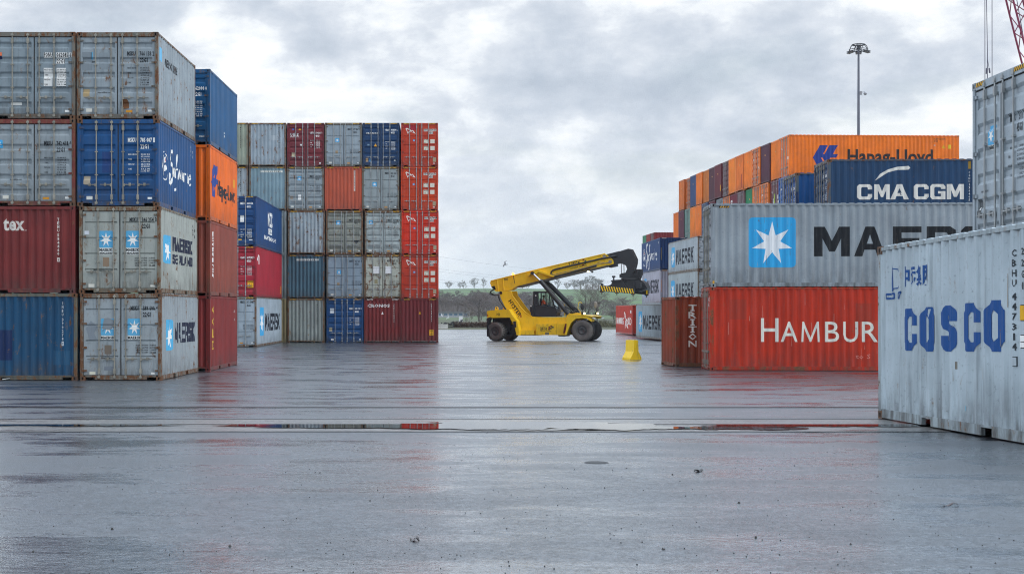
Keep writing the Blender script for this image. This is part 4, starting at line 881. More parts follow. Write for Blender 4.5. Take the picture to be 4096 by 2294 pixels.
# ------------------------------------------------------------------ ground
def wet_ground(name, concrete=False):
    m, n, b = new_mat(name)
    t = n.n('ShaderNodeTexCoord').outputs['Object']
    grain = n.noise(t, 55 if not concrete else 30, 3, .6)
    agg = n.n('ShaderNodeTexVoronoi'); agg.inputs['Scale'].default_value = 75; n.l(t, agg.inputs['Vector'])
    pool = n.noise(n.mapping(t, scale=(.42, .75, 1)), 1.0, 7, .62, .4)
    trk = n.noise(n.mapping(t, rot=(0, 0, R(14)), scale=(.07, .75, 1)), 1.0, 5, .6, .3)
    mid = n.noise(n.mapping(t, scale=(1.2, 3.2, 1)), 1.0, 7, .72)
    wet = n.math('ADD', n.math('ADD', n.math('MULTIPLY', pool, .48), n.math('MULTIPLY', trk, .30)), n.math('MULTIPLY', mid, .24))
    tone = n.noise(t, .6, 8, .65)
    if concrete: c = n.ramp(tone, [(.3, (.085, .080, .074)), (.7, (.17, .16, .145))])
    else: c = n.ramp(tone, [(.3, (.018, .023, .029)), (.7, (.052, .062, .074))])
    c = n.mix(n.ramp(agg.outputs['Distance'], [(.0, .8), (.35, 0.)]), c, (.16, .16, .17))
    spk = n.noise(t, 16, 6, .75)
    c = n.mix(1.0, c, n.ramp(spk, [(.34, .25), (.5, 1.0), (.66, 1.9)]), 'MULTIPLY')
    c = n.mix(n.ramp(n.noise(n.mapping(t, scale=(.5, 1.2, 1)), 1.0, 5, .7), [(.58, 0.), (.72, .35)]), c, (.045, .038, .036))
    fl = n.noise(t, 38, 3, .7)
    if not concrete:
        cwm = n.n('ShaderNodeMath', operation='MULTIPLY'); n.l(n.ramp(wet, [(.40, .25), (.50, .80), (.54, 1.)]), cwm.inputs[1]); n.l(cwm.outputs[0], b.inputs['Coat Weight']); cw_in = cwm.inputs[0]
        n.l(n.ramp(n.math('ADD', n.math('MULTIPLY', spk, .5), n.math('MULTIPLY', fl, .5)), [(.38, .12), (.58, 1.)]), cw_in); n.l(n.ramp(fl, [(.34, .25), (.52, .8)]), b.inputs['Specular IOR Level'])
    else: b.inputs['Coat Weight'].default_value = .45
    n.l(c, b.inputs['Base Color'])
    r = n.ramp(wet, [(.44, .42), (.51, .35), (.55, .19), (.60, .09)]) if not concrete else n.ramp(wet, [(.40, .42), (.54, .30), (.64, .10)])
    n.l(r, b.inputs['Roughness']); b.inputs['IOR'].default_value = 1.62;  b.inputs['Coat Roughness'].default_value = .17 if not concrete else .14; b.inputs['Coat IOR'].default_value = 1.38
    bs = n.ramp(wet, [(.42, 1.), (.51, .8), (.55, .35), (.60, .08)])
    b1 = n.n('ShaderNodeBump'); b1.inputs['Distance'].default_value = .006; n.l(bs, b1.inputs['Strength'])
    n.l(n.math('ADD', grain, n.math('MULTIPLY', agg.outputs['Distance'], .8)), b1.inputs['Height'])
    b2 = n.n('ShaderNodeBump'); b2.inputs['Distance'].default_value = .02; b2.inputs['Strength'].default_value = .22
    n.l(n.noise(n.mapping(t, scale=(.5, 1.1, 1)), 1.6, 4, .55), b2.inputs['Height']); n.l(b1.outputs[0], b2.inputs['Normal'])
    b3 = n.n('ShaderNodeBump'); b3.inputs['Distance'].default_value = .010; b3.inputs['Strength'].default_value = .55 if not concrete else .2
    n.l(n.noise(n.mapping(t, scale=(1, 2., 1)), 5, 6, .7), b3.inputs['Height']); n.l(b2.outputs[0], b3.inputs['Normal']); b2 = b3
    n.l(b2.outputs[0], b.inputs['Normal']); n.l(b2.outputs[0], b.inputs['Coat Normal'])
    return m
ASPH = wet_ground('wet_asphalt'); CONC = wet_ground('wet_concrete', True)
mb = MB(); ys = [-60, 8, 17, 19.5, 22.2, 25.4, 34, 44, 70, 98, 108, 130, 174]
for a, b in zip(ys[:-1], ys[1:]): mb.face([(-190, a, gz(a)), (210, a, gz(a)), (210, b, gz(b)), (-190, b, gz(b))])
struct(obj('ground', mb, ASPH))
# concrete track strip with two embedded crane rails
mb = MB()
ya, yb = 19.55, 22.15
for a, b in ((ya, 20.92), (20.98, yb)): mb.face([(-90, a, gz(a)+.005), (90, a, gz(a)+.005), (90, b, gz(b)+.005), (-90, b, gz(b)+.005)])
struct(obj('concrete_strip', mb, CONC))
def rail(y, label):
    t = thing('embedded_rail', label, 'rail', (0, y, gz(y)), group='crane rails sunk in the pavement')
    g = MB(); g.box(-90, 90, -.022, .024, .000, .0075); obj('groove', g, VOID, t)
    r = MB(); r.box(-90, 90, -.010, .004, .0076, .012); obj('rail_head', r, plain('rail_steel', (.10, .09, .085), .28, .8, .3), t)
rail(20.95, 'straight dark rail groove running across beside the long puddle')
rail(25.35, 'straight dark rail groove running across on the container side')
mb = MB()
for y, w_ in ((22.18, .009), (19.53, .010)): mb.box(-90, 90, y-w_, y+w_, gz(y)-.01, gz(y)+.008)
struct(obj('pavement_joint', mb, VOID))
# drain slot beyond the barrier, seen as a thin dark line
mb = MB(); mb.box(-3, 9.5, 58.0, 58.05, -.02, .006); struct(obj('drain_channel', mb, VOID))
# puddles lying against the rail
wm, n, b = new_mat('puddle_water'); b.inputs['Base Color'].default_value = (.012, .012, .013, 1); b.inputs['Roughness'].default_value = .02; b.inputs['IOR'].default_value = 1.33
t = n.n('ShaderNodeTexCoord').outputs['Object']; bp = n.n('ShaderNodeBump'); bp.inputs['Strength'].default_value = .05; bp.inputs['Distance'].default_value = .004
n.l(n.noise(n.mapping(t, scale=(2, 6, 1)), 2, 3), bp.inputs['Height']); n.l(bp.outputs[0], b.inputs['Normal'])
def puddle(x0, x1, y0, y1, seed, k=150, flat0=False, flat1=False):
    rr = random.Random(seed); mb = MB(); z = gz(y0)+.0135
    def fract(n_):                                # ragged fractal edge
        v = [0.]*(n_+1)
        for o, amp in ((4, .30), (9, .22), (21, .16), (50, .10), (120, .05)):
            p = [rr.uniform(-1, 1) for _ in range(o+2)]
            for i in range(n_+1):
                t = i/n_*o; a = int(t); f_ = t-a; f_ = f_*f_*(3-2*f_); v[i] += amp*lerp(p[a], p[a+1], f_)
        return v
    up, dn = fract(k), fract(k); ym = (y0+y1)/2; h = (y1-y0)/2; pts = []
    for i in range(k+1):
        u = i/k; e = math.sin(math.pi*u)**.55
        b_ = y1-.01 if flat1 and e > .45 else ym+h*min(1, e*(.72+up[i]*1.1)); a = y0+.01 if flat0 and e > .45 else ym-h*min(1, e*(.72+dn[i]*1.1))
        pts.append((lerp(x0, x1, u), a, max(a, b_)))
    for p, q in zip(pts[:-1], pts[1:]): mb.face([(p[0], p[1], z), (q[0], q[1], z), (q[0], q[2], z), (p[0], p[2], z)])
    return struct(obj('puddle', mb, wm))
puddle(-.9, 3.3, 19.62, 20.88, 3, flat1=True); puddle(2.4, 5.0, 19.65, 20.5, 4); puddle(-3.2, -.2, 20.3, 20.86, 5, flat1=True); puddle(-6.5, -3.6, 20.5, 20.86, 15, flat1=True); puddle(3.6, 7., 20.3, 20.85, 17, flat1=True)
puddle(-.2, 2.6, 21.05, 21.5, 6, flat0=True); puddle(-2.6, .9, 20.05, 20.6, 8); puddle(.3, 2.3, 19.62, 19.95, 9)
# ------------------------------------------------------------------ terrain beyond the yard
gm, n, b = new_mat('grass_fields'); t = n.n('ShaderNodeTexCoord').outputs['Object']
sp = n.n('ShaderNodeSeparateXYZ'); n.l(t, sp.inputs[0])
base = n.ramp(n.noise(n.mapping(t, scale=(.006, .004, 1)), 1.0, 5, .6), [(.35, (.045, .085, .022)), (.55, (.075, .150, .035)), (.7, (.095, .115, .045))])
fineg = n.noise(t, .25, 8, .7)
c = n.mix(1.0, base, n.ramp(fineg, [(.3, .7), (.7, 1.3)]), 'MULTIPLY')
near = n.ramp(n.math('MULTIPLY', sp.outputs[1], 1/1000.), [(.30, 1.), (.52, 0.)])
c = n.mix(near, c, n.ramp(n.noise(t, .5, 7, .7), [(.35, (.040, .045, .020)), (.6, (.085, .085, .045)), (.75, (.11, .10, .06))]))
hl_ = n.n('ShaderNodeTexWave'); hl_.inputs['Scale'].default_value = .0042; hl_.inputs['Distortion'].default_value = 3.; hl_.inputs['Detail'].default_value = 3; n.l(n.mapping(t, rot=(0, 0, R(75))), hl_.inputs['Vector'])
c = n.mix(n.ramp(hl_.outputs['Fac'], [(.93, 0.), (.97, .8)]), c, (.05, .045, .032))
n.l(c, b.inputs['Base Color']); b.inputs['Roughness'].default_value = .95
def tz(x, y):
    if y < 176: return -.10
    if y < 186: return lerp(-.10, .35, (y-176)/10)
    if y < 230: return lerp(.35, -.6, (y-186)/44)
    if y < 420: return lerp(-.6, .2, (y-230)/190)
    top = 21.5-4.0*min(1, max(0, (x-60)/320))+1.0*math.sin(x*.011)
    if x > 150: top -= 2.5*min(1, (x-150)/80)
    s = min(1, (y-420)/980); s = s*s*(3-2*s)
    if y > 1400: s = 1-(y-1400)/2600*.5
    return .2+top*s+.8*math.sin(x*.02+y*.011)*min(1, max(0, (y-430)/300))*(s < 1)
mb = MB(); ys = [173.5, 176, 181, 186, 200, 230, 290, 350, 420]+[420+i*49 for i in range(1, 21)]+[1600, 2200, 4000]
xs = [-900+i*40 for i in range(56)]
for a, b_ in zip(ys[:-1], ys[1:]):
    for p, q in zip(xs[:-1], xs[1:]):
        k1 = 1+a/1200
        mb.face([(p, a, tz(p, a)), (q, a, tz(q, a)), (q, b_, tz(q, b_)), (p, b_, tz(p, b_))], 0, True)
struct(obj('hills', mb, gm))
# ------------------------------------------------------------------ bare winter trees
BARK = plain('bark', (.060, .050, .042), .9, 0, .3); TWIG = plain('twigs', (.17, .135, .125), .9, 0, .35); PALEB = plain('pale_bark', (.33, .31, .28), .8, 0, .3)
TW2 = plain('grey_twigs', (.16, .14, .12), .9, 0, .35)
def tree_mesh(seed, H=10., trunk=.35, spread=.5, levels=4, tw=.022, upright=.55, n1=11, kids=(6, 6, 5), round_=False, multi=1):
    rr = random.Random(seed); tm, cm = MB(), MB()
    def seg(mb, a, b, r0, r1, n=3): mb.cyl(a, b, r0, r1, n, 0, False, False)
    def grow(p, d, L, r, lv):
        mb = tm if lv <= 1 else cm; q = p; steps = 3 if lv <= 1 else 2; pts = [(p, d)]
        for s in range(steps):
            d = (d+Vector((rr.uniform(-1, 1), rr.uniform(-1, 1), rr.uniform(-.4, .8)))*(.16 if lv < 2 else .24)).normalized()
            q2 = q+d*(L/steps); seg(mb, q, q2, max(tw*.6, r*(1-s/steps*.7)), max(tw*.5, r*(1-(s+1)/steps*.7)), 5 if lv == 0 else 3); q = q2; pts.append((q, d))
        if lv >= levels: return
        for _ in range(kids[min(lv-1, len(kids)-1)]):
            t = rr.uniform(.25, 1)*steps; i = min(steps-1, int(t)); pp = pts[i][0].lerp(pts[i+1][0], t-i)
            a = rr.uniform(0, 6.283); side = Vector((math.cos(a), math.sin(a), rr.uniform(-.1, .5))).normalized()
            nd = (pts[i+1][1]*upright+side*(1-upright)*1.3+Vector((0, 0, .12))).normalized()
            grow(pp, nd, L*rr.uniform(.42, .62), r*.5, lv+1)
    for k in range(multi):
        lean = Vector((rr.uniform(-.2, .2), rr.uniform(-.2, .2), 1)).normalized() if multi > 1 else Vector((rr.uniform(-.05, .05), rr.uniform(-.05, .05), 1)).normalized()
        hz = H*(.9 if not round_ else .75); p = Vector((0, 0, -.3)); q = p; N_ = 7
        tr = [p]
        for i in range(N_):
            lean = (lean+Vector((rr.uniform(-1, 1), rr.uniform(-1, 1), .6))*.05).normalized(); q2 = q+lean*hz/N_
            seg(tm, q, q2, trunk*(1-i/N_*.85), trunk*(1-(i+1)/N_*.85), 7); q = q2; tr.append(q)
        for j in range(n1):
            f = lerp(.22 if not round_ else .3, .98, (j+rr.random())/n1); i = min(N_-1, int(f*N_)); pp = tr[i].lerp(tr[i+1], f*N_-i)
            a = j*2.4+rr.uniform(-.4, .4); el_ = rr.uniform(.35, .9)
            L = H*spread*(math.sin(math.pi*min(.93, f*.85+.12))*.8+.2)*rr.uniform(.75, 1.1)
            grow(pp, Vector((math.cos(a)*math.cos(el_), math.sin(a)*math.cos(el_), math.sin(el_))), L, trunk*.42*(1-f*.6), 1)
    return tm.mesh('trunk'), cm.mesh('crown'), (tm, cm)
V = [tree_mesh(11, 8, .26, .42, 4, .035, .5, 12, (6, 5, 4)), tree_mesh(12, 8, .2, .30, 4, .035, .65, 14, (6, 5, 4)), tree_mesh(13, 7, .26, .5, 4, .04, .42, 12, (6, 5, 4), True), tree_mesh(14, 8, .2, .26, 4, .035, .7, 14, (5, 5, 4))]
BIG = tree_mesh(21, 9, .20, .52, 4, .012, .52, 14, (6, 6, 4)); BIG2 = tree_mesh(23, 9, .13, .48, 4, .011, .55, 9, (6, 5, 4), False, 3)
def tree(label, x, y, s, v, tm=BARK, cm=TWIG, group=None, sx=1., rz=None):
    o = thing('bare_tree', label, 'tree', (x, y, tz(x, y)), (0, 0, random.uniform(0, 6) if rz is None else rz), group); o.scale = (s*sx, s*sx, s)
    obj('trunk', v[0], tm, o); obj('crown', v[1], cm, o); return o
px = lambda D, d: (D-1110)/3718*d
GT = 'bare trees along the hill crest'; CR = 1390
for i, (D, s, v, sx, lab) in enumerate([(1129.5, 1.0, 2, 1.05, 'round spreading crest tree nearest the container block'), (1157, .85, 0, .7, 'slim small crest tree close beside a taller one'), (1167, 1.05, 1, 1.0, 'twiggy crest tree right of the slim one'), (1193, 1.25, 0, .9, 'tall ragged crest tree third clump from the block'),
    (1217, 1.25, 1, .8, 'tall narrow crest tree just left of the yellow machine'), (1315, 1.1, 3, 1.2, 'crest tree under the yellow boom, left of a close pair'), (1326, 1.15, 1, 1.0, 'crest tree under the yellow boom, right of a close pair'), (1370, 1.2, 0, .8, 'crest tree seen between the lifting rams'), (1402, 1.35, 3, 1.2, 'ragged crest tree right of the lifting rams'),
    (1428, 1.0, 2, 1.1, 'low round crest tree left of the dense clump'), (1444, 1.15, 0, 1.1, 'crest tree starting the dense clump'), (1460, 1.35, 2, 1.1, 'broad crest tree in the dense clump'), (1474, 1.4, 1, 1.2, 'tall crest tree in the middle of the dense clump'), (1490, 1.5, 0, 1.1, 'crest tree right in the dense clump'), (1505, 1.5, 2, 1.0, 'last high crest tree before the striped beam')]):
    d = CR+random.uniform(-15, 15); x = px(D, d); tree(lab, x, d, s*1.2, V[v], TW2, TW2, GT, sx)
GV = 'bare trees in the valley behind the yard'
for D, d, s, v, sx, lab in [(1205, 330, .70, BIG, 1.45, 'large bare tree with open crown left of the yellow machine'), (1172, 500, .80, V[1], .8, 'slender dark trunk tree left of the large bare one'), (1150, 500, .85, V[3], .8, 'slender tree above the low white house'), (1122, 500, .85, V[1], .9, 'slender tree nearest the container block in the valley'), (1262, 400, .68, BIG, 1.4, 'bare tree behind the machine riser'),
    (1300, 430, .72, V[0], 1.3, 'bare tree behind the yellow riser arm'), (1473, 330, .88, BIG2, 1.15, 'big many stemmed bare tree right of the lifting rams'), (1502, 335, .85, BIG, 1.0, 'bare tree joined to the many stemmed one'), (1568, 420, .62, BIG, 1.5, 'misty round bare tree under the striped beam'), (1425, 400, .62, V[0], 1.2, 'thin bare tree behind the machine ladder'), (1545, 300, .42, V[2], 1.3, 'low bare tree left of the small red container')]:
    tree(lab, px(D, d), d, s, v, BARK, TWIG if D < 1350 else TW2, GV, sx)
for D, lab in ((1230, 'white stemmed birch behind the rear wheel arch'), (1212, 'white stemmed birch right of the sign board'), (1180, 'thin white stemmed birch beside the hedge')):
    tree(lab, px(D, 215), 215, .42, V[3], PALEB, TW2, 'thin birches by the hedge')
# the leafless wood covering the valley side
mb = MB(); rr = random.Random(5); src = [v[2][1] for v in V]+[v[2][0] for v in V]
for k in range(84):
    d = rr.uniform(520, 700); D = rr.uniform(1085, 1432) if k < 76 else rr.uniform(1432, 1600)
    x = px(D, d); s = rr.uniform(.66, .95)*(1 if D < 1400 else .7); i = rr.randrange(4); a = rr.uniform(0, 6.28); ca, sa = math.cos(a)*s*1.7, math.sin(a)*s*1.7; z0 = tz(x, d)
    for q in (src[i], src[i+4]):
        bse = len(mb.v); mb.v += [(x+vx*ca-vy*sa, d+vx*sa+vy*ca, z0+vz*s) for vx, vy, vz in q.v]
        mb.f += [tuple(bse+j for j in f) for f in q.f]; mb.m += q.m; mb.sm += q.sm
for _ in range(15000):
    d = rr.uniform(490, 700); D = 1080+350*rr.random()**.95 if rr.random() < .9 else rr.uniform(1430, 1620); x = px(D, d); z = tz(x, d); hh = rr.uniform(1., 4.2)*(1 if D < 1425 else .5); w_ = rr.uniform(.05, .15)
    mb.face([(x-w_, d, z-.2), (x+w_, d+rr.uniform(-.2, .2), z-.2), (x+rr.uniform(-.9, .9), d, z+hh)])
wood = obj('woods', mb, plain('wood_twigs', (.15, .122, .115), .95, 0, .35)); tag(wood, 'leafless purple brown wood filling the valley behind the yard', 'woods', kind='stuff')
# understorey scrub along the bank
def scrub(name, label, n_, X, Y, h, col, seed):
    mb = MB(); rr = random.Random(seed)
    for _ in range(n_):
        x, y = rr.uniform(*X), rr.uniform(*Y); z = tz(x, y); hh = h*rr.uniform(.4, 1.1)*(.6+.4*math.sin(x*.6+seed)+.25*math.sin(x*1.9))
        a = rr.uniform(0, 6.28); w_ = rr.uniform(.05, .16)
        mb.face([(x, y, z-.1), (x+w_*math.cos(a), y+w_*math.sin(a), z), (x+rr.uniform(-.4, .4), y+rr.uniform(-.3, .3), z+max(.1, hh))])
    o = obj(name, mb, plain(name+str(seed), col, .95, 0, .4)); return tag(o, label, 'undergrowth', kind='stuff')
scrub('undergrowth', 'rough yellow brown grass and bramble on the bank at the yard edge', 9000, (15, 60), (181, 188), .75, (.095, .090, .050), 3)
scrub('weeds', 'low dry grass on the bank left of the machine', 5000, (-30, 15), (184, 188), .35, (.12, .11, .065), 4)
mb = MB(); rr = random.Random(9)                    # trimmed brown beech hedge: leaf clumps through a long box
for _ in range(7000):
    x = rr.uniform(1.6, 11.6); y = rr.uniform(180.2, 181.2); z = tz(x, 181)+rr.uniform(0, .62); a, b_, c_ = [Vector((rr.uniform(-.10, .10), rr.uniform(-.10, .10), rr.uniform(-.08, .08))) for _ in range(3)]
    p = Vector((x, y, z)); mb.face([p+a, p+b_, p+c_])
tag(obj('hedge', mb, plain('beech_leaves', (.085, .048, .034), .9, 0, .4)), 'low clipped brown hedge along the yard edge', 'hedge')
# low white house half hidden by the wood, sign board, white block wall, dark machine parts
h = thing('low_house', 'long low white house with blue grey windows far behind the hedge', 'house', (px(1128, 440), 440, tz(2, 440)+.1))
m_ = MB(); m_.box(-3.2, 6.2, 0, 6, -.4, 1.5); obj('wall', m_, plain('white_render', (.36, .37, .37), .8), h)
m_ = MB(); m_.prism([(-3.6, 1.5), (6.6, 1.5), (6.2, 1.8), (-3.2, 1.8)], -.5, 6.5); obj('roof', m_, plain('grey_roof', (.16, .16, .17), .8), h)
for i in range(6):
    f_ = MB(); f_.box(-2.9+i*1.5, -1.7+i*1.5, -.06, -.003, .4, 1.3); wn = obj('window', f_, plain('white_frame', (.55, .56, .57), .6), h)
    f_ = MB(); f_.box(-2.82+i*1.5, -1.78+i*1.5, -.075, -.061, .48, 1.22); obj('pane', f_, plain('window_glass', (.13, .2, .27), .08), wn)
s_ = thing('sign_board', 'small white notice board on two legs beyond the hedge', 'sign', (px(1159, 186), 186, tz(2, 186)))
m_ = MB(); m_.box(-.24, .24, -.02, .02, .35, 1.1); obj('panel', m_, plain('white_panel', (.7, .7, .7), .5), s_)
for x in (-.2, .2): m_ = MB(); m_.cyl((x, .03, -.2), (x, .03, .9), .02, n=6); obj('leg', m_, OLDSTEEL, s_)
bl = thing('concrete_block', 'pale concrete block at the yard edge beside the container block', 'block', (px(1109.5, 178), 178, -.1))
m_ = MB(); m_.prism([(-.45, 0), (.85, 0), (.82, .62), (-.42, .62)], -.3, .3); m_.box(-.1, -.06, -.305, .305, .05, .58); obj('block', m_, plain('pale_concrete', (.5, .49, .46), .85, 0, .2, .2), bl)
eq = thing('scrap_pile', 'dark pile of scrap machinery left of the hedge', 'scrap', (px(1128, 181), 181, tz(0, 181)))
m_ = MB(); rr = random.Random(2)
for _ in range(26):
    x = rr.uniform(-1.1, 1.6); z = rr.uniform(0, .75)*(1 if x > .3 else .6); m_.prism([(x, z), (x+rr.uniform(.15, .5), z+rr.uniform(-.1, .1)), (x+rr.uniform(.1, .4), z+rr.uniform(.12, .3)), (x-.05, z+.15)], rr.uniform(-.3, 0), rr.uniform(.05, .35))
m_.box(-1.1, 1.6, -.1, .1, -.1, .12); obj('metal', m_, plain('dark_scrap', (.05, .052, .055), .6, .3, .3), eq)
fe = thing('wooden_fence', 'grey post and rail fence in the field beyond the right wheels', 'fence', (px(1520, 300), 300, tz(34, 300)))
for i in range(9): m_ = MB(); m_.box(i*2.-.06, i*2.+.06, -.05, .05, -.2, .85); obj('post', m_, TW2, fe)
for z in (.35, .7): m_ = MB(); m_.box(-.3, 16.3, .055, .09, z, z+.1); obj('rail', m_, TW2, fe)
# ------------------------------------------------------------------ high wires, birds
WIRE = plain('wire', (.20, .22, .26), .5)
def wire(label, D0, E0, D1, E1, d0, d1, sag):
    p0 = Vector((px(D0, d0), d0, 2.05-(E0-783)/3718*d0)); p1 = Vector((px(D1, d1), d1, 2.05-(E1-783)/3718*d1)); pts = []
    for i in range(25):
        t = i/24; q = p0.lerp(p1, t); q.z -= sag*4*t*(1-t); pts.append(q)
    m_ = MB()
    for a, b_ in zip(pts[:-1], pts[1:]): m_.cyl(a, b_, .032, n=4, caps=False)
    tag(obj('power_line', m_, WIRE), label, 'power line', 'overhead wires strung across the valley')
for E0, E1, lab, D1 in ((628, 700, 'topmost thin overhead wire above the yellow boom', 1700), (662, 712, 'second overhead wire from the top', 1700), (669, 716, 'overhead wire just under the second one', 1700), (688, 742, 'overhead wire over the crest trees', 1700), (695, 748, 'overhead wire lowest but one on the left', 1700), (712, 764, 'lowest overhead wire crossing the crest trees', 1700)):
    wire(lab, 1010, E0, D1, E1-12, 560, 640, 3.2)
wire('overhead wire passing below the yellow boom tip', 1250, 704, 1900, 690, 700, 620, 2.)
def bird(label, loc, sc_, col, rz=0):
    o = thing('bird', label, 'bird', loc, (0, R(-50), rz)); o.scale = (sc_,)*3
    m_ = MB(); m_.lathe([(.0, -.22), (.03, -.18), (.055, -.08), (.06, .03), (.045, .11), (.03, .16), (.028, .2), (.0, .25)], 10)
    m_.face([(-.03, -.18, .01), (.03, -.18, .01), (.06, -.34, .01), (-.06, -.34, .01)]); obj('body', m_, col, o)
    for s in (-1, 1):
        m_ = MB(); m_.add([(s*.04, .1, .02), (s*.04, -.05, .02), (s*.28, .02, .16), (s*.28, .14, .16), (s*.58, -.12, .09)], [(0, 1, 2, 3), (3, 2, 4)])
        m_.add([(s*.04, .1, .035), (s*.04, -.05, .035), (s*.28, .02, .17), (s*.28, .14, .17), (s*.58, -.12, .095)], [(3, 2, 1, 0), (4, 2, 3)]); obj('wing', m_, col, o)
dk = plain('dark_feathers', (.03, .03, .035), .8); wf = plain('white_feathers', (.75, .75, .75), .7)
bird('small dark bird gliding in the sky above the yellow boom', (px(1271, 95), 95, 2.05-(665-783)/3718*95), .55, dk, 1.)
bird('white gull flying low in front of the valley trees', (px(1127.5, 150), 150, 2.05-(798.5-783)/3718*150), .55, wf, .7)
bird('second white gull nearest the container block', (px(1111, 150), 150, 2.05-(793-783)/3718*150), .5, wf, 2.2)
# ------------------------------------------------------------------ yellow concrete barrier
def yellow(name, dirt):
    m, n, b = new_mat(name); t = n.n('ShaderNodeTexCoord').outputs['Object']
    c = n.mix(n.ramp(n.noise(t, 1.4, 6, .65), [(.3, 0.), (.7, 1.)]), hexc('#efc31a'), hexc('#f6cd26'))
    c = n.mix(n.math('MULTIPLY', n.ramp(n.noise(n.mapping(t, scale=(3, 3, 1.)), 1.5, 8, .7), [(.50, 0.), (.78, 1.)]), dirt, True), c, (.25, .16, .05))
    c = n.mix(n.ramp(n.noise(t, 9, 8, .75), [(.66, 0.), (.69, .8)]), c, (.06, .05, .04))
    n.l(c, b.inputs['Base Color']); b.inputs['Roughness'].default_value = .45; b.inputs['Specular IOR Level'].default_value = .3; return m
YB = yellow('yellow_barrier_paint', .9); YM = yellow('yellow_machine_paint', .35); YD = yellow('dusty_yellow_paint', .9)
bx = thing('concrete_barrier', 'yellow painted concrete barrier with chipped foot, alone on the wet yard', 'barrier', (px(1592, 62.5), 62.8, gz(62)), (0, 0, R(32)))
prof = [(-.30, 0), (.30, 0), (.30, .08), (.27, .13), (.13, .36), (.10, .84), (-.10, .84), (-.13, .36), (-.27, .13), (-.30, .08)]
m_ = MB(); n_ = len(prof); rr = random.Random(4)
yy = [-.28+i*.056 for i in range(11)]
vs = [(x*(1 if 0 < i < 10 else .985)+rr.uniform(-.004, .004), y, z+rr.uniform(-.003, .003)*(z > 0)) for i, y in enumerate(yy) for x, z in prof]
fs = [tuple(range(n_)), tuple(range(11*n_-1, 10*n_-1, -1))]+[(i*n_+(j+1) % n_, i*n_+j, (i+1)*n_+j, (i+1)*n_+(j+1) % n_) for i in range(10) for j in range(n_)]
m_.add(vs, fs); obj('barrier_body', m_, YB, bx)
m_ = MB(); m_.box(-.03, .03, -.287, -.278, .2, .80); obj('joint_groove', m_, YD, bx)
for y in (-.18, .18): m_ = MB(); m_.cyl((0, y, .83), (0, y, .875), .02, n=8); obj('lifting_lug', m_, OLDSTEEL, bx)
# ------------------------------------------------------------------ light mast
mx = thing('floodlight_mast', 'tall grey light mast with a ring of floodlights behind the orange containers', 'light mast', (43.2, 153, 0))
PG = plain('mast_paint', (.13, .14, .17), .5, .3); DKM = plain('dark_metal', (.035, .037, .045), .5, .3)
m_ = MB(); m_.cyl((0, 0, 0), (0, 0, 29.6), .27, .10, 16); obj('pole', m_, PG, mx)
m_ = MB()
for k in range(24):
    a, b_ = k*math.pi/12, (k+1)*math.pi/12
    m_.cyl((.66*math.cos(a), .66*math.sin(a), 29.62), (.66*math.cos(b_), .66*math.sin(b_), 29.62), .045, n=6)
    m_.cyl((.95*math.cos(a), .95*math.sin(a), 29.12), (.95*math.cos(b_), .95*math.sin(b_), 29.12), .035, n=6)
for k in range(8):
    a = k*math.pi/4+.2; c_, s2 = math.cos(a), math.sin(a)
    m_.tube([(c_*.1, s2*.1, 29.5), (c_*.66, s2*.66, 29.62), (c_*.86, s2*.86, 29.42), (c_*.95, s2*.95, 29.12)], .035, 6)
m_.cyl((0, 0, 29.2), (0, 0, 29.62), .22, .16, 12); obj('lamp_ring', m_, DKM, mx)
for k in range(6):
    a = k*math.pi/3+.25; c_, s2 = math.cos(a), math.sin(a); f_ = MB()
    P = lambda r, t, z: (c_*r-s2*t, s2*r+c_*t, z)
    for z0, z1 in ((28.98, 29.06),):
        f_.add([P(.62, -.33, z0), P(1.22, -.28, z0-.16), P(1.22, .28, z0-.16), P(.62, .33, z0), P(.62, -.33, z1), P(1.22, -.28, z1-.16), P(1.22, .28, z1-.16), P(.62, .33, z1)], [(0,3,2,1),(4,5,6,7),(0,1,5,4),(1,2,6,5),(2,3,7,6),(3,0,4,7)])
    hd = obj('floodlight', f_, DKM, mx); f_ = MB(); f_.face([P(.66, -.28, 28.965), P(1.18, -.24, 28.825), P(1.18, .24, 28.825), P(.66, .28, 28.965)]); obj('lens', f_, plain('lamp_glass', (.45, .46, .48), .2), hd)
cm_ = MB(); cm_.box(.16, .34, -.08, .08, 24.45, 24.8); cm_.cyl((.34, 0, 24.72), (.68, 0, 24.74), .03, n=6); cm_.lathe([(0, 24.72), (.10, 24.70), (.19, 24.60), (.18, 24.52), (.09, 24.44), (0, 24.42)], 12, 0, 'z', (.70, 0, 0)); obj('camera_bracket', cm_, plain('camera_grey', (.3, .31, .33), .4), mx)
# ------------------------------------------------------------------ red lattice crane behind the tall grey box
CRD = plain('crane_red', hexc('#7c2444'), .5); d = 110.
cr = thing('lattice_crane', 'crimson lattice crane boom rising beyond the tall grey container', 'crane', (px(2800, d), d, 0))
def X_(D, E, dd=d): return Vector((px(D, dd)-px(2800, d), dd-d, 2.05-(E-783)/3718*dd))
tip = X_(2500, -190); foot = X_(2763, 783+55); ax = (foot-tip).normalized(); sd_ = Vector((ax.z*-1, 0, ax.x)).normalized(); bk = Vector((0, 1, 0)); Lb = (foot-tip).length
if sd_.x < 0: sd_ = -sd_
ch = MB(); br = MB(); wdt = 1.25
cor = lambda t, i: tip+ax*t+(sd_*(wdt*min(1, .2+t/7.)) if i in (1, 2) else Vector())+(bk*(wdt*min(1, .2+t/7.)) if i in (2, 3) else Vector())
ts = [i*1.35 for i in range(int(Lb/1.35)+1)]
for i in range(4): ch.tube([cor(t, i) for t in ts], .075, 6)
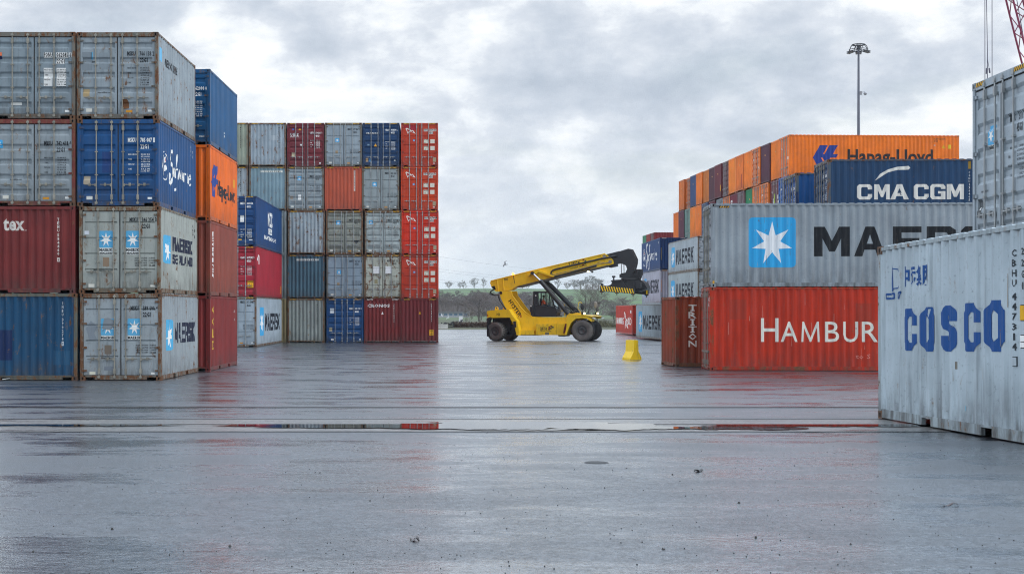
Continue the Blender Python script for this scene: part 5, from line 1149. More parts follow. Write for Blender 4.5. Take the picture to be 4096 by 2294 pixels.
for j, (t0, t1) in enumerate(zip(ts[:-1], ts[1:])):
    for i in range(4):
        a, b_ = (i, (i+1) % 4) if j % 2 else ((i+1) % 4, i); br.cyl(cor(t0, a), cor(t1, b_), .038, n=5)
        if j % 4 == 0: br.cyl(cor(t0, i), cor(t0, (i+1) % 4), .038, n=5)
obj('chord', ch, CRD, cr); obj('bracing', br, CRD, cr)
rp = MB()
for D, E1 in ((2477.5, 190), (2495.5, 182)): rp.cyl(X_(D, -150), X_(D+.5, E1+420), .028, n=6)
rp.cyl(X_(2479, -150), X_(2484, 130), .028, n=6); rp.cyl(X_(2484, 130), X_(2483, 560), .03, n=6)
rp.cyl(X_(2484.5, 150), X_(2482, 182), .02, n=5); rp.cyl(X_(2484.5, 150), X_(2490, 182), .02, n=5); rp.cyl(X_(2482, 172), X_(2481.5, 186), .06, n=6); rp.cyl(X_(2488.5, 172), X_(2490, 184), .06, n=6)
rp.cyl(X_(2540, -100), X_(2592, 190), .03, n=5); obj('hoist_rope', rp, plain('rope_steel', (.10, .10, .14), .4, .4), cr)
cb = MB(); cb.box(-3, 3, -1.5, 2.8, 1.0, 3.4); cb.prism([(-4.6, .1), (4.6, .1), (5, .55), (4.6, 1.0), (-4.6, 1.0), (-5, .55)], -2, 3.2); obj('carrier', cb, CRD, cr)
# ------------------------------------------------------------------ pebbles, leaves and a drain cover on the asphalt
mb = MB(); rr = random.Random(31); stone = plain('grit_stone', (.030, .029, .028), .7, 0, .3)
for k in range(700):
    y = 8.0+(rr.random()**2.2)*14; x = px(rr.uniform(-30, 2600), y); r = rr.uniform(.002, .006)*(2.0 if rr.random() < .05 else 1)
    if 19.4 < y: r *= .8
    vs = []; a0 = rr.uniform(0, 6)
    for i in range(5): vs.append((x+r*math.cos(a0+i*1.257)*rr.uniform(.7, 1.3), y+r*math.sin(a0+i*1.257)*rr.uniform(.7, 1.3), gz(y)))
    vs += [(a+(x-a)*.45, b_+(y-b_)*.45, gz(y)+r*rr.uniform(.8, 1.3)) for a, b_, _ in vs]
    mb.add(vs, [(i, (i+1) % 5, 5+(i+1) % 5, 5+i) for i in range(5)]+[(5, 6, 7, 8, 9)])
tag(obj('gravel', mb, stone), 'scattered dark grit lying on the wet asphalt in front', 'gravel', kind='stuff')
def onroad(D, E):
    y = 15.
    for _ in range(30): y = 3718*(2.05-gz(y))/(E-783)
    return px(D, y), y
def leaf(label, D, E, L, w_, rz, col):
    x, y = onroad(D, E); m_ = MB(); k = 9; rr = random.Random(int(D)); up = []; dn = []
    for i in range(k+1):
        t = i/k; hw_ = w_*math.sin(math.pi*t)**.7*rr.uniform(.7, 1.2); up.append(((t-.5)*L, hw_)); dn.append(((t-.5)*L, -hw_))
    for i in range(k):
        z = lambda q: .012+.012*math.sin(q[0]/L*9+D)+.006*abs(q[1])/w_
        q4 = [dn[i], dn[i+1], up[i+1], up[i]]; m_.face([(a, b_, z((a, b_))) for a, b_ in q4]); m_.face([(a, b_, z((a, b_))-.008) for a, b_ in q4[::-1]])
    o = obj('fallen_leaf', m_, col); o.location = (x, y, gz(y)); o.rotation_euler = (0, 0, rz); tag(o, label, 'leaf')
lc = plain('wet_leaf', (.022, .016, .014), .35)
leaf('small curled dark leaf on the asphalt below the middle of the picture', 1757, 1186, .10, .035, .3, lc)
leaf('long thin reddish bark strip on the asphalt at the lower right', 2387, 1272, .17, .02, .05, plain('wet_bark', (.05, .022, .018), .4))
leaf('dark wet clump of leaf on the asphalt at lower centre', 1043, 1360, .075, .03, -.2, lc)
x, y = onroad(1500, 1163); m_ = MB(); m_.lathe([(0, .006), (.08, .007), (.115, .006), (.13, .0)], 24, 0, 'z'); o = obj('drain_cover', m_, plain('cover_iron', (.02, .02, .021), .6, 0, .3, .6)); o.location = (x, y, gz(y)); tag(o, 'small dark round cover set in the wet asphalt', 'cover')
# ------------------------------------------------------------------ reach stacker (x forward, y away, z up; origin under the near rear wheel)
BKM = plain('machine_black', (.020, .021, .024), .42, .1, .25); TYRE = plain('tyre_rubber', (.040, .037, .035), .8, 0, .25, .25); TYREW = plain('muddy_tyre', (.125, .112, .10), .9, 0, .3, .3)
RIM = plain('rim_grey', (.085, .080, .078), .6, .2, .3); CHROME = plain('chrome_rod', (.75, .75, .76), .12, 1.)
GLS, n, b = new_mat('cab_glass'); b.inputs['Base Color'].default_value = (.75, .85, .83, 1); b.inputs['Transmission Weight'].default_value = 1.; b.inputs['Roughness'].default_value = .02; b.inputs['IOR'].default_value = 1.08
rs = thing('reach_stacker', 'big yellow container reach stacker with raised boom and black lifting claw', 'reach stacker', (4.0, 107.8, -.10), (0, 0, R(-17)))
def part(name, mb, mat, parent=None): return obj(name, mb, mat, parent or rs)
def P3(poly, y0, y1, mat, name, parent=None):
    m_ = MB(); m_.prism(poly, y0, y1); return part(name, m_, mat, parent)
riser = [(-0.05,3.54),(0.11,3.66),(0.85,3.66),(0.91,3.34),(1.6,2.41),(1.96,2.03),(2.2,1.88),(2.42,1.79),(2.88,1.74),(5.06,1.74),(5.30,1.74),(5.2,.44),(1.44,0.42),(1.2,1.22),(0.79,1.64),(0.08,3.12)]
ch_ = MB(); ch_.prism(riser, 1.08, 1.30); ch_.prism(riser, 2.72, 2.94)
ch_.prism([(.5, 1.05), (5.3, 1.05), (5.3, 1.70), (2.9, 1.70), (1.2, 1.66), (.4, 1.5)], 1.301, 2.719); ch_.prism([(1.25, 2.0), (1.4, 2.0), (.5, 3.2), (.35, 3.2)], 1.301, 2.719)
part('chassis', ch_, YM)
fd_ = MB(); fd_.prism([(5.3, .55), (6.8, .6), (6.9, 1.3), (5.3, 1.5)], 1.2, 2.6); part('drive_axle_housing', fd_, BKM)
edge_ = MB()
for y in (1.06, 2.70):
    for a, b_ in (((.87, 3.62), (.93, 3.34)), ((.93, 3.34), (1.61, 2.42)), ((1.61, 2.42), (1.97, 2.04)), ((1.97, 2.04), (2.43, 1.80))): edge_.cyl((a[0], y, a[1]), (b_[0], y, b_[1]), .035, n=5)
part('riser_flange', edge_, YM)
# lower housings on the near flank
f_ = MB(); f_.prism([(2.84,1.24),(4.35,1.25),(4.35,.44),(2.84,.44)], .68, 1.075); dr = part('side_locker', f_, YD)
drape([('t', 'DP WORLD', 3.12, 1.00, 3.55, 1.06, '#4a3c28', .02), ('t', 'LIEGE', 3.12, .80, 3.66, .97, '#2c2a26', .07), ('t', 'CONTAINER TERMINALS', 3.12, .70, 3.95, .765, '#5a4a30', .02)]+
      [('p', [(a, b_), (a+.10, b_+.075), (a+.20, b_), (a+.10, b_-.075)], c) for a, b_, c in ((3.72, 1.00, '#6e2f26'), (3.86, 1.08, '#6e2f26'), (3.84, .92, '#3b4a30'), (3.98, 1.0, '#3b4a30'), (3.70, .86, '#6e2f26'))]+[('r', 3.5, .46, 3.8, .64, '#77735a')], lambda u, v, n_: (u, .68-n_, v), [], 0, dr, 0)
f_ = MB(); f_.prism([(4.37,1.25),(5.15,1.25),(5.08,.44),(4.37,.44)], .74, 1.075); part('front_locker', f_, YM)
f_ = MB(); f_.prism([(1.57,.78),(2.68,.78),(2.68,.45),(1.57,.45)], .66, 1.075); part('tool_box', f_, YD)
f_ = MB(); f_.prism([(5.02,1.28),(5.18,1.24),(5.06,.62),(4.86,.58),(4.90,.9)], .62, .73); part('mud_cloth', f_, plain('rag_red', (.14, .018, .022), .8))
f_ = MB(); f_.prism([(4.4, .44), (4.95, .44), (4.9, .34), (4.45, .34)], .9, 2.6); f_.prism([(1.3, .5), (2.9, .5), (2.9, .4), (1.3, .4)], 1.2, 2.8); part('under_tray', f_, BKM)
f_ = MB(); f_.prism([(1.26,1.42),(1.46,1.45),(1.50,1.0),(1.33,.98)], .06, .14); part('steps_light', f_, BKM)
# counterweight and rear wings
cw = MB(); cw.prism([(-.72,1.68),(1.32,1.71),(1.12,1.98),(.93,2.31),(-.45,2.23),(-.72,2.17)], .1, 3.9); cwo = part('counterweight', cw, YM)
f_ = MB(); f_.prism([(-.74,1.66),(-.36,1.76),(-.55,1.62),(-.66,1.23),(-.46,.33),(-.72,.32)], .08, .9); f_.prism([(-.74,1.66),(-.36,1.76),(-.55,1.62),(-.66,1.23),(-.46,.33),(-.72,.32)], 3.1, 3.92); part('rear_mudflap', f_, BKM)
f_ = MB(); f_.prism([(1.0,1.68),(1.32,1.70),(1.54,1.45),(1.69,.72),(1.70,.42),(1.51,.44),(1.38,.98),(1.2,1.35)], .1, .95); part('rear_wing', f_, YM)
for x in (-.22, .30):
    f_ = MB(); f_.prism([(x-.14,2.24),(x+.14,2.26),(x+.12,2.42),(x+.05,2.50),(x-.06,2.50),(x-.12,2.42)], 1.0 if x < 0 else 1.35, 1.06 if x < 0 else 1.41); f_.cyl((x, .99 if x < 0 else 1.34, 2.39), (x, 1.07 if x < 0 else 1.42, 2.39), .05, n=10, mi=1); obj('lifting_eye', f_, [YM, VOID], cwo)
drape([('t', 'H2', .02, 1.84, .26, 2.04, '#23201c', .04), ('r', -.70, 1.78, -.62, 1.95, '#b8541e')], lambda u, v, n_: (u, .1-n_, v), [], 0, cwo, 0)
ax_ = MB(); ax_.cyl((-.05, .4, .68), (.0, 3.6, .68), .22, n=10); ax_.box(-.5, .8, .9, 3.1, .75, 1.7); ax_.box(.6, 1.6, 1.3, 2.7, .5, 1.2); ax_.cyl((6.35, .6, .78), (6.35, 3.4, .78), .3, n=10); part('axles', ax_, BKM)
def wheel(x, y, r, w_, steer=0., mud=True, tread=True):
    o = bpy.data.objects.new('wheel', None); LINK(o); o.parent = rs; o.location = (x, y, r); o.rotation_euler = (0, 0, R(steer))
    m_ = MB(); n_ = 40
    m_.lathe([(r*.52, 0), (r*.56, -.02), (r*.80, -.035), (r*.93, -.01), (r*.985, .05), (r, .10), (r, w_-.10), (r*.985, w_-.05), (r*.93, w_+.01), (r*.56, w_+.02), (r*.52, w_)], n_, 0)
    if tread:
        for k in range(26):
            a = 2*math.pi*k/26
            for s in (0, 1):
                aa = a+s*.12; c_, s_2 = math.cos(aa), math.sin(aa); t_ = .055; y0, y1 = (.02, w_*.52) if s == 0 else (w_*.48, w_-.02)
                p = lambda rr_, tt: (rr_*c_-tt*s_2, rr_*s_2+tt*c_)
                q = [p(r*.975, -t_), p(r*1.012, -t_*.8), p(r*1.012, t_*.8), p(r*.975, t_)]
                m_.add([(a_, y0, b_) for a_, b_ in q]+[(a_, y1, b_) for a_, b_ in q], [(0,1,2,3),(7,6,5,4),(0,4,5,1),(1,5,6,2),(2,6,7,3)], 1)
    obj('tyre', m_, [TYREW if mud else TYRE, TYRE], o)
    m_ = MB(); m_.lathe([(0, .10), (r*.16, .10), (r*.2, .05), (r*.34, .06), (r*.36, .10), (r*.46, .06), (r*.50, -.005), (r*.53, .0), (r*.53, .05)], 32)
    for k in range(16):
        a = 2*math.pi*k/16; m_.cyl((r*.28*math.cos(a), .02, r*.28*math.sin(a)), (r*.28*math.cos(a), .08, r*.28*math.sin(a)), .022, n=6)
    obj('rim', m_, RIM, o); return o
wheel(-.12, .10, .69, .62, -14); wheel(.10, 2.95, .69, .62, -14)
wheel(6.35, .0, .77, .46, 0, True, False); wheel(6.35, .56, .77, .46, 0, False, False); wheel(6.35, 2.75, .77, .46, 0, False, False); wheel(6.35, 3.31, .77, .46, 0, False, False)
# front wings with platform
arc = [(5.38,1.74),(5.48,1.86),(6.72,1.81),(7.1,1.62),(7.04,1.42),(6.72,1.63),(6.34,1.69),(5.89,1.62),(5.57,1.34),(5.38,.93),(5.22,.46),(5.1,.46),(5.22,1.0),(5.26,1.62)]
P3(arc, .02, 1.05, YM, 'front_wing'); P3([(5.38,1.74),(5.48,1.86),(6.72,1.81),(7.1,1.70),(7.04,1.62),(6.72,1.66),(6.34,1.69),(5.89,1.62),(5.57,1.34),(5.38,.93)], 2.95, 3.98, YM, 'front_wing')
f_ = MB(); f_.prism([(5.46,1.865),(6.6,1.835),(7.05,1.74),(7.11,1.80),(6.6,1.90),(5.58,1.93)], .0, 3.98); part('front_deck', f_, YD)
for y0 in (-.02, 3.2):
    f_ = MB(); f_.add([(6.7, y0, 1.84), (7.25, y0+.1, 1.62), (7.25, y0+.75, 1.66), (6.7, y0+.75, 1.88)], [(0, 1, 2, 3)]); f_.add([(6.7, y0, 1.815), (7.25, y0+.1, 1.60), (7.25, y0+.75, 1.64), (6.7, y0+.75, 1.855)], [(3, 2, 1, 0)])
    cf = part('corner_flap', f_, plain('white_paint', (.6, .6, .58), .5)); f_ = MB(); f_.face([(6.95, y0+.05, 1.755), (7.1, y0+.07, 1.695), (7.0, y0+.75, 1.778), (6.85, y0+.75, 1.835)]); obj('stripe', f_, YM, cf)
LITY = plain('lit_lamp', (.9, .9, .5), .3, emit=((1., .95, .55), 3.)); LITO = plain('lit_beacon', (.9, .4, .05), .3, emit=((1., .42, .05), 4.))
for x, y in ((6.42, .35), (6.85, 3.1)):
    f_ = MB(); f_.box(x-.16, x, y-.08, y+.1, 1.9, 2.12); hl = part('headlight', f_, BKM); f_ = MB(); f_.box(x+.001, x+.10, y-.07, y+.09, 1.94, 2.08); obj('lamp', f_, LITY, hl)
# mirrors on stalks
for x, y, z, lit in ((6.33, .25, 2.48, False), (6.72, 3.3, 2.65, True)):
    f_ = MB(); f_.cyl((x+.06, y, 1.88), (x+.02, y, z+.1), .022, n=6); mr = part('mirror_stalk', f_, BKM)
    f_ = MB(); f_.lathe([(0, -.03), (.12, -.025), (.16, 0), (.12, .03), (0, .035)], 14, 0); mo = obj('mirror', f_, plain('mirror_shell', (.35, .32, .28), .3) if lit else BKM, mr, (x, y, z)); mo.scale = (.85, 1, 1.6); mo.rotation_euler = (0, R(-8), R(20))
# yellow ladder rails at the far front and behind the cab
hr = MB()
hr.tube([(5.75, 2.95, 1.86), (5.60, 2.95, 2.2), (5.45, 2.95, 2.35), (5.50, 2.95, 2.78), (5.60, 2.95, 2.84), (5.72, 2.95, 2.8), (5.74, 2.95, 2.68)], .028, 6)
hr.tube([(3.9, 2.98, 2.65), (4.45, 2.98, 2.65)], .025, 6); hr.tube([(4.45, 2.98, 1.75), (4.45, 2.98, 2.65), (4.42, 2.98, 2.2), (4.05, 2.98, 2.2)], .025, 6); hr.tube([(4.45, 2.98, 2.15), (4.8, 2.98, 2.1), (4.95, 2.98, 1.75)], .025, 6); hr.tube([(4.45, 2.98, 1.95), (4.7, 2.98, 1.92), (4.8, 2.98, 1.75)], .025, 6)
part('handrail', hr, YM)
# cab
cab = MB()
cab.prism([(2.52,1.80),(4.16,1.84),(4.22,2.06),(4.16,2.35),(2.52,2.62)], 1.32, 2.72); cab.prism([(2.46,3.52),(3.70,3.50),(3.66,3.62),(2.50,3.64)], 1.28, 2.76)
for y in (1.32, 2.66):
    for a, b_, r in (((2.54, 1.8), (2.52, 3.55), .06), ((2.78, 2.5), (2.76, 3.55), .05), ((3.44, 2.5), (3.40, 3.55), .045), ((4.20, 2.1), (3.70, 3.55), .05), ((2.5, 2.62), (4.12, 2.40), .05)): cab.cyl((a[0], y+.03, a[1]), (b_[0], y+.03, b_[1]), r, n=6)
cab.prism([(2.46,2.5),(2.76,2.5),(2.76,3.55),(2.46,3.55)], 1.33, 1.40); cab.prism([(2.46,1.85),(2.56,1.85),(2.56,3.55),(2.46,3.55)], 1.33, 2.7); cab.cyl((4.2, 1.36, 2.1), (4.2, 2.68, 2.1), .05, n=6); cab.cyl((3.7, 1.36, 3.53), (3.7, 2.68, 3.53), .05, n=6)
cab.prism([(2.30,1.84),(2.56,1.84),(2.56,2.42),(2.40,2.42),(2.30,2.1)], 1.2, 1.9); cab.box(2.26, 2.46, 1.12, 1.3, 2.1, 2.62); cab.prism([(2.35,1.76),(4.3,1.78),(4.3,1.86),(2.35,1.84)], 1.2, 2.85)
cbo = part('cab', cab, BKM)
f_ = MB(); f_.face([(2.8, 1.345, 2.52), (4.08, 1.345, 2.42), (3.72, 1.345, 3.50), (2.8, 1.345, 3.52)]); f_.face([(4.10, 1.4, 2.35), (4.10, 2.66, 2.35), (3.70, 2.66, 3.5), (3.70, 1.4, 3.5)]); f_.face([(2.8, 2.71, 2.52), (4.08, 2.71, 2.42), (3.72, 2.71, 3.50), (2.8, 2.71, 3.52)]); obj('window', f_, GLS, cbo)
f_ = MB(); f_.box(2.28, 2.40, 1.10, 1.118, 2.50, 2.60); f_.box(2.60, 2.70, 1.325, 1.329, 3.26, 3.36); obj('notice', f_, plain('white_paint', (.6, .6, .58), .5), cbo)
f_ = MB(); f_.prism([(2.84,2.3),(3.25,2.3),(3.2,2.42),(2.98,2.46),(2.92,3.12),(2.84,3.14)], 1.78, 2.24); obj('seat', f_, BKM, cbo)
# driver: one continuous body, seated, hands to the wheel
def skinned(name, pts, edges, rad, mat, parent, sub=1):
    me = bpy.data.meshes.new(name); me.from_pydata(pts, edges, []); o = bpy.data.objects.new(name, me); LINK(o)
    o.parent = parent; me.materials.append(mat); md = o.modifiers.new('s', 'SKIN'); md.use_smooth_shade = True
    for i, r in enumerate(rad): me.skin_vertices[0].data[i].radius = (r, r) if not isinstance(r, tuple) else r
    me.skin_vertices[0].data[0].use_root = True
    o.modifiers.new('b', 'SUBSURF').levels = sub; o.modifiers['b'].render_levels = sub; return o
DX, DY, DZ = 3.05, 2.0, 2.46
m17 = Matrix.Translation((4.0, 107.8, -.10)) @ Matrix.Rotation(R(-17), 4, 'Z')
dv = bpy.data.objects.new('person', None); LINK(dv); dv.matrix_world = m17 @ Matrix.Translation((DX, DY, DZ)); tag(dv, 'driver in an orange high visibility jacket seated in the cab of the yellow machine', 'person')
skin = plain('skin', (.42, .25, .18), .6); hi = plain('orange_jacket', (.85, .11, .03), .7); nvy = plain('navy_trousers', (.02, .025, .045), .8)
skinned('body', [(0,0,.10),(0,0,.30),(.01,0,.48),(.03,0,.57),(.05,0,.66),(.06,0,.76), (.02,-.19,.48),(.12,-.23,.27),(.34,-.14,.26), (.02,.19,.48),(.12,.23,.27),(.34,.14,.26), (.10,-.10,.08),(.46,-.12,.10),(.50,-.12,-.32),(.60,-.12,-.34),(.10,.10,.08),(.46,.12,.10),(.50,.12,-.32),(.60,.12,-.34)],
  [(0,1),(1,2),(2,3),(3,4),(4,5),(2,6),(6,7),(7,8),(2,9),(9,10),(10,11),(0,12),(12,13),(13,14),(14,15),(0,16),(16,17),(17,18),(18,19)], [.14,.145,.15,.06,.09,.085,.07,.05,.035,.07,.05,.035,.095,.07,.05,.045,.095,.07,.05,.045], skin, dv)
skinned('jacket', [(0,0,.08),(0,0,.30),(.01,0,.49),(.02,-.20,.48),(.12,-.24,.27),(.31,-.145,.26),(.02,.20,.48),(.12,.24,.27),(.31,.145,.26)], [(0,1),(1,2),(2,3),(3,4),(4,5),(2,6),(6,7),(7,8)], [.165,.17,.165,.09,.068,.055,.09,.068,.055], hi, dv)
skinned('trousers', [(0,0,.07),(.10,-.10,.08),(.46,-.12,.10),(.50,-.12,-.28),(.10,.10,.08),(.46,.12,.10),(.50,.12,-.28)], [(0,1),(1,2),(2,3),(0,4),(4,5),(5,6)], [.155,.11,.085,.065,.11,.085,.065], nvy, dv)
f_ = MB(); f_.lathe([(0, .12), (.06, .11), (.095, .06), (.105, 0), (.10, -.03)], 14, 0, 'z', (.05, 0, .78)); obj('hair', f_, plain('dark_hair', (.03, .02, .015), .8), dv)
for y in (-.135, .135):
    f_ = MB(); f_.box(.32, .39, y-.04, y+.04, .235, .265)
    for q in range(4): f_.cyl((.385, y-.03+q*.02, .255), (.44, y-.03+q*.02, .235-.01*(q % 2)), .009, n=6)
    f_.cyl((.35, y+(.04 if y < 0 else -.04), .25), (.40, y+(.065 if y < 0 else -.065), .245), .010, n=6); obj('hand', f_, skin, dv)
f_ = MB(); f_.cyl((3.55, 2.0, 2.5), (3.47, 2.0, 2.72), .025, n=8)
for k in range(14):
    a, b_ = k*math.pi/7, (k+1)*math.pi/7; f_.cyl((3.47-.05*math.sin(a), 2.0+.17*math.cos(a), 2.72+.1*math.sin(a)), (3.47-.05*math.sin(b_), 2.0+.17*math.cos(b_), 2.72+.1*math.sin(b_)), .014, n=6)
obj('steering_wheel', f_, BKM, cbo)
# boom
bo = P3([(-.86,4.26),(-.78,4.4),(2.67,5.2),(7.75,6.31),(8.35,5.83),(8.39,5.59),(7.98,5.48),(3.58,4.55),(1.15,3.99),(.75,3.73),(-.38,3.61),(-.71,3.9)], 1.45, 2.45, YM, 'boom')
f_ = MB(); f_.prism([(1.2,4.0),(3.58,4.565),(7.98,5.495),(7.9,5.40),(3.6,4.44),(1.3,3.90)], 1.36, 2.54); obj('boom_track', f_, plain('greasy_rail', (.10, .085, .06), .5, .3, .3), bo)
f_ = MB()
for a, b_ in (((-.80, 4.41), (2.67, 5.215)), ((2.67, 5.215), (7.75, 6.325)), ((7.75, 6.31), (8.35, 5.84)), ((-.30, 4.50), (-.22, 3.64)), ((.12, 4.58), (.22, 3.68)), ((7.45, 6.22), (7.95, 5.52))): f_.cyl((a[0], 1.44, a[1]), (b_[0], 1.44, b_[1]), .035, n=5)
obj('boom_edge', f_, YM, bo)
f_ = MB(); f_.prism([(2.05,4.85),(2.62,5.18),(2.9,5.16),(4.1,4.72),(3.95,4.66),(2.85,5.02),(2.72,4.90),(2.50,4.98),(2.30,4.86),(2.12,4.72)], 1.18, 1.448); f_.prism([(2.05,4.85),(2.62,5.18),(2.9,5.16),(4.1,4.72),(3.95,4.66),(2.85,5.02),(2.72,4.90),(2.50,4.98),(2.30,4.86),(2.12,4.72)], 2.452, 2.72); obj('ram_bracket', f_, YM, bo)
f_ = MB(); f_.prism([(-.75,3.98),(-.50,4.05),(-.40,3.80),(-.52,3.74)], 1.41, 1.449); obj('boom_opening', f_, VOID, bo)
hz_ = [(8.62,6.15),(7.48,5.96),(4.9,5.4),(4.12,5.22),(3.90,5.14),(3.79,5.03),(3.78,4.90),(3.86,4.79),(4.0,4.73),(4.15,4.72),(4.9,4.89),(7.16,5.46)]
f_ = MB(); f_.tube([(a, 1.38, b_) for a, b_ in hz_], .062, 6); obj('hose_track', f_, BKM, bo)
f_ = MB(); f_.tube([(4.0, 1.36, 4.83), (4.6, 1.36, 4.98), (5.6, 1.36, 5.17), (7.0, 1.36, 5.52), (7.6, 1.36, 5.62), (8.1, 1.36, 5.66)], .02, 5); f_.tube([(7.0, 1.35, 5.50), (7.35, 1.35, 5.72), (7.75, 1.35, 5.64), (8.15, 1.36, 5.7)], .018, 5); obj('pipe', f_, OLDSTEEL, bo)
f_ = MB()
for x, z, r in ((7.72, 6.12, .12), (8.15, 5.74, .12)): f_.cyl((x, 1.36, z), (x, 1.45, z), r, n=14)
obj('pulley', f_, OLDSTEEL, bo)
def slant(u, v): return u, v
def boomtext(txt, x0, z0, x1, hgt, col, bold, sl):
    mk_ = shapes_of(('t', txt, 0, 0, x1-x0, hgt, col, bold))[0]
    return [('p', [(x0+mk_[0][i][0], z0+mk_[0][i][0]*sl+mk_[0][i][1]) for i in f], col) for f in mk_[1]]
sl = .225
drape(boomtext('LIEGE', 5.14, 5.40, 5.92, .24, '#2a2620', .07, sl)+boomtext('DP WORLD', 5.06, 5.62, 5.68, .08, '#4a3c1c', .03, sl)+boomtext('CONTAINER TERMINALS', 5.16, 5.20, 6.42, .09, '#4a3c1c', .03, sl)+boomtext('7005', .22, 4.40, .52, .17, '#2a2620', .04, .2)+
  [('p', [(a, b_), (a+.10, b_+.08), (a+.20, b_+.05), (a+.10, b_-.05)], c) for a, b_, c in ((6.08, 5.88, '#8a2a22'), (6.22, 5.80, '#2c5c44'), (6.20, 5.62, '#2c5c44'), (6.06, 5.50, '#8a2a22'))], lambda u, v, n_: (u, 1.45-n_, v), [], 0, bo, 0)
hy = []; hv, hf = text2d('HYSTER', .075, 2)
c_, s_ = (.80, -1.14); ln = math.hypot(c_, s_); c_, s_ = c_/ln, s_/ln
hy = [('p', [(.66+(hv[i][0]*1.42)*c_-(hv[i][1]*.30)*s_-.04, 2.94+(hv[i][0]*1.42)*s_+(hv[i][1]*.30)*c_-.05) for i in f], '#1d1b18') for f in hf]
drape(hy+[('r', 1.55, 1.70, 1.64, 1.90, '#9a3414')], lambda u, v, n_: (u, 1.08-n_, v), [], 0, rs, 0)
# lit work lamp, camera and beacon on the boom
f_ = MB(); f_.box(6.45, 6.72, 1.30, 1.5, 5.06, 5.18); wl = obj('work_lamp', f_, BKM, bo); f_ = MB(); f_.lathe([(0, -.05), (.09, -.04), (.115, .0), (.09, .05), (0, .06)], 12, 0, 'z', (6.56, 1.36, 5.03)); obj('lamp', f_, LITY, wl)
f_ = MB(); f_.cyl((6.82, 1.4, 5.20), (6.82, 1.4, 5.05), .03, n=6); f_.lathe([(0, -.08), (.08, -.05), (.09, .03), (0, .06)], 10, 0, 'z', (6.84, 1.4, 5.02)); obj('boom_camera', f_, BKM, bo)
f_ = MB(); f_.cyl((1.05, 1.40, 4.2), (.93, 1.40, 4.84), .022, n=6); bc = obj('beacon_pole', f_, BKM, bo); f_ = MB(); f_.lathe([(.075, 0), (.085, .03), (.07, .14), (.03, .17), (0, .175)], 14, 0, 'z', (.92, 1.40, 4.84)); obj('beacon', f_, LITO, bc)
# pivot pins, hoses at the boom foot
f_ = MB(); f_.cyl((.08, 1.0, 3.52), (.08, 3.02, 3.52), .11, n=14); part('pivot_pin', f_, BKM)
f_ = MB()
for k in range(3): f_.tube([(-.62, 1.5+k*.2, 3.78), (-.86-k*.03, 1.5+k*.2, 3.62), (-.88, 1.5+k*.2, 3.42+k*.05), (-.55, 1.5+k*.2, 3.34), (-.15, 1.4+k*.1, 3.40)], .03, 5)
f_.tube([(-.08, 1.05, 3.3), (.02, 1.05, 2.95), (.35, 1.05, 2.5), (.55, 1.05, 2.2), (.9, 1.05, 1.75)], .045, 6); f_.tube([(-.15, 1.12, 3.35), (-.05, 1.12, 3.0), (.28, 1.12, 2.5), (.5, 1.12, 2.15)], .035, 6); part('hydraulic_hose', f_, BKM)
# inner boom and head
f_ = MB(); f_.prism([(7.7,6.25),(8.78,6.50),(8.95,6.46),(8.95,5.66),(8.62,5.60),(8.0,5.46),(8.0,5.55)], 1.56, 2.34); f_.prism([(7.98,5.50),(8.55,5.62),(8.58,5.42),(8.05,5.32)], 1.6, 2.3); part('inner_boom', f_, BKM)
head = [(8.67,6.44),(9.43,6.67),(9.65,6.64),(9.78,6.4),(10.01,5.92),(10.0,5.64),(9.8,4.86),(10.28,4.66),(10.25,4.53),(8.81,4.57),(8.8,4.8),(8.96,4.91),(9.24,4.94),(9.36,5.21),(9.27,5.46),(8.86,5.64),(8.76,6.03)]
hb = P3(head, 1.5, 1.72, BKM, 'boom_head'); f_ = MB(); f_.prism(head, 2.2, 2.42); f_.prism([(9.43,6.64),(9.62,6.62),(9.98,5.92),(9.97,5.64),(9.78,4.9),(9.66,4.95),(9.82,5.66),(9.83,5.9),(9.6,6.35)], 1.721, 2.199); obj('head_plate', f_, BKM, hb)
f_ = MB()
for x in (8.93, 9.12): f_.cyl((x, 1.66, 4.85), (x-.02, 1.66, 5.62), .03, n=8)
obj('damper_rod', f_, plain('dull_chrome', (.3, .3, .32), .3, .8), hb)
f_ = MB(); f_.cyl((9.43, 1.47, 4.80), (9.43, 2.45, 4.80), .13, n=16); f_.box(9.85, 10.30, 1.6, 2.4, 4.62, 5.02); f_.box(10.05, 10.45, 1.4, 1.9, 4.75, 5.18); f_.cyl((10.12, 1.35, 4.85), (10.12, 1.35, 5.15), .09, n=10); f_.box(10.30, 10.42, 1.35, 1.5, 4.55, 5.0); obj('rotator_motor', f_, BKM, hb)
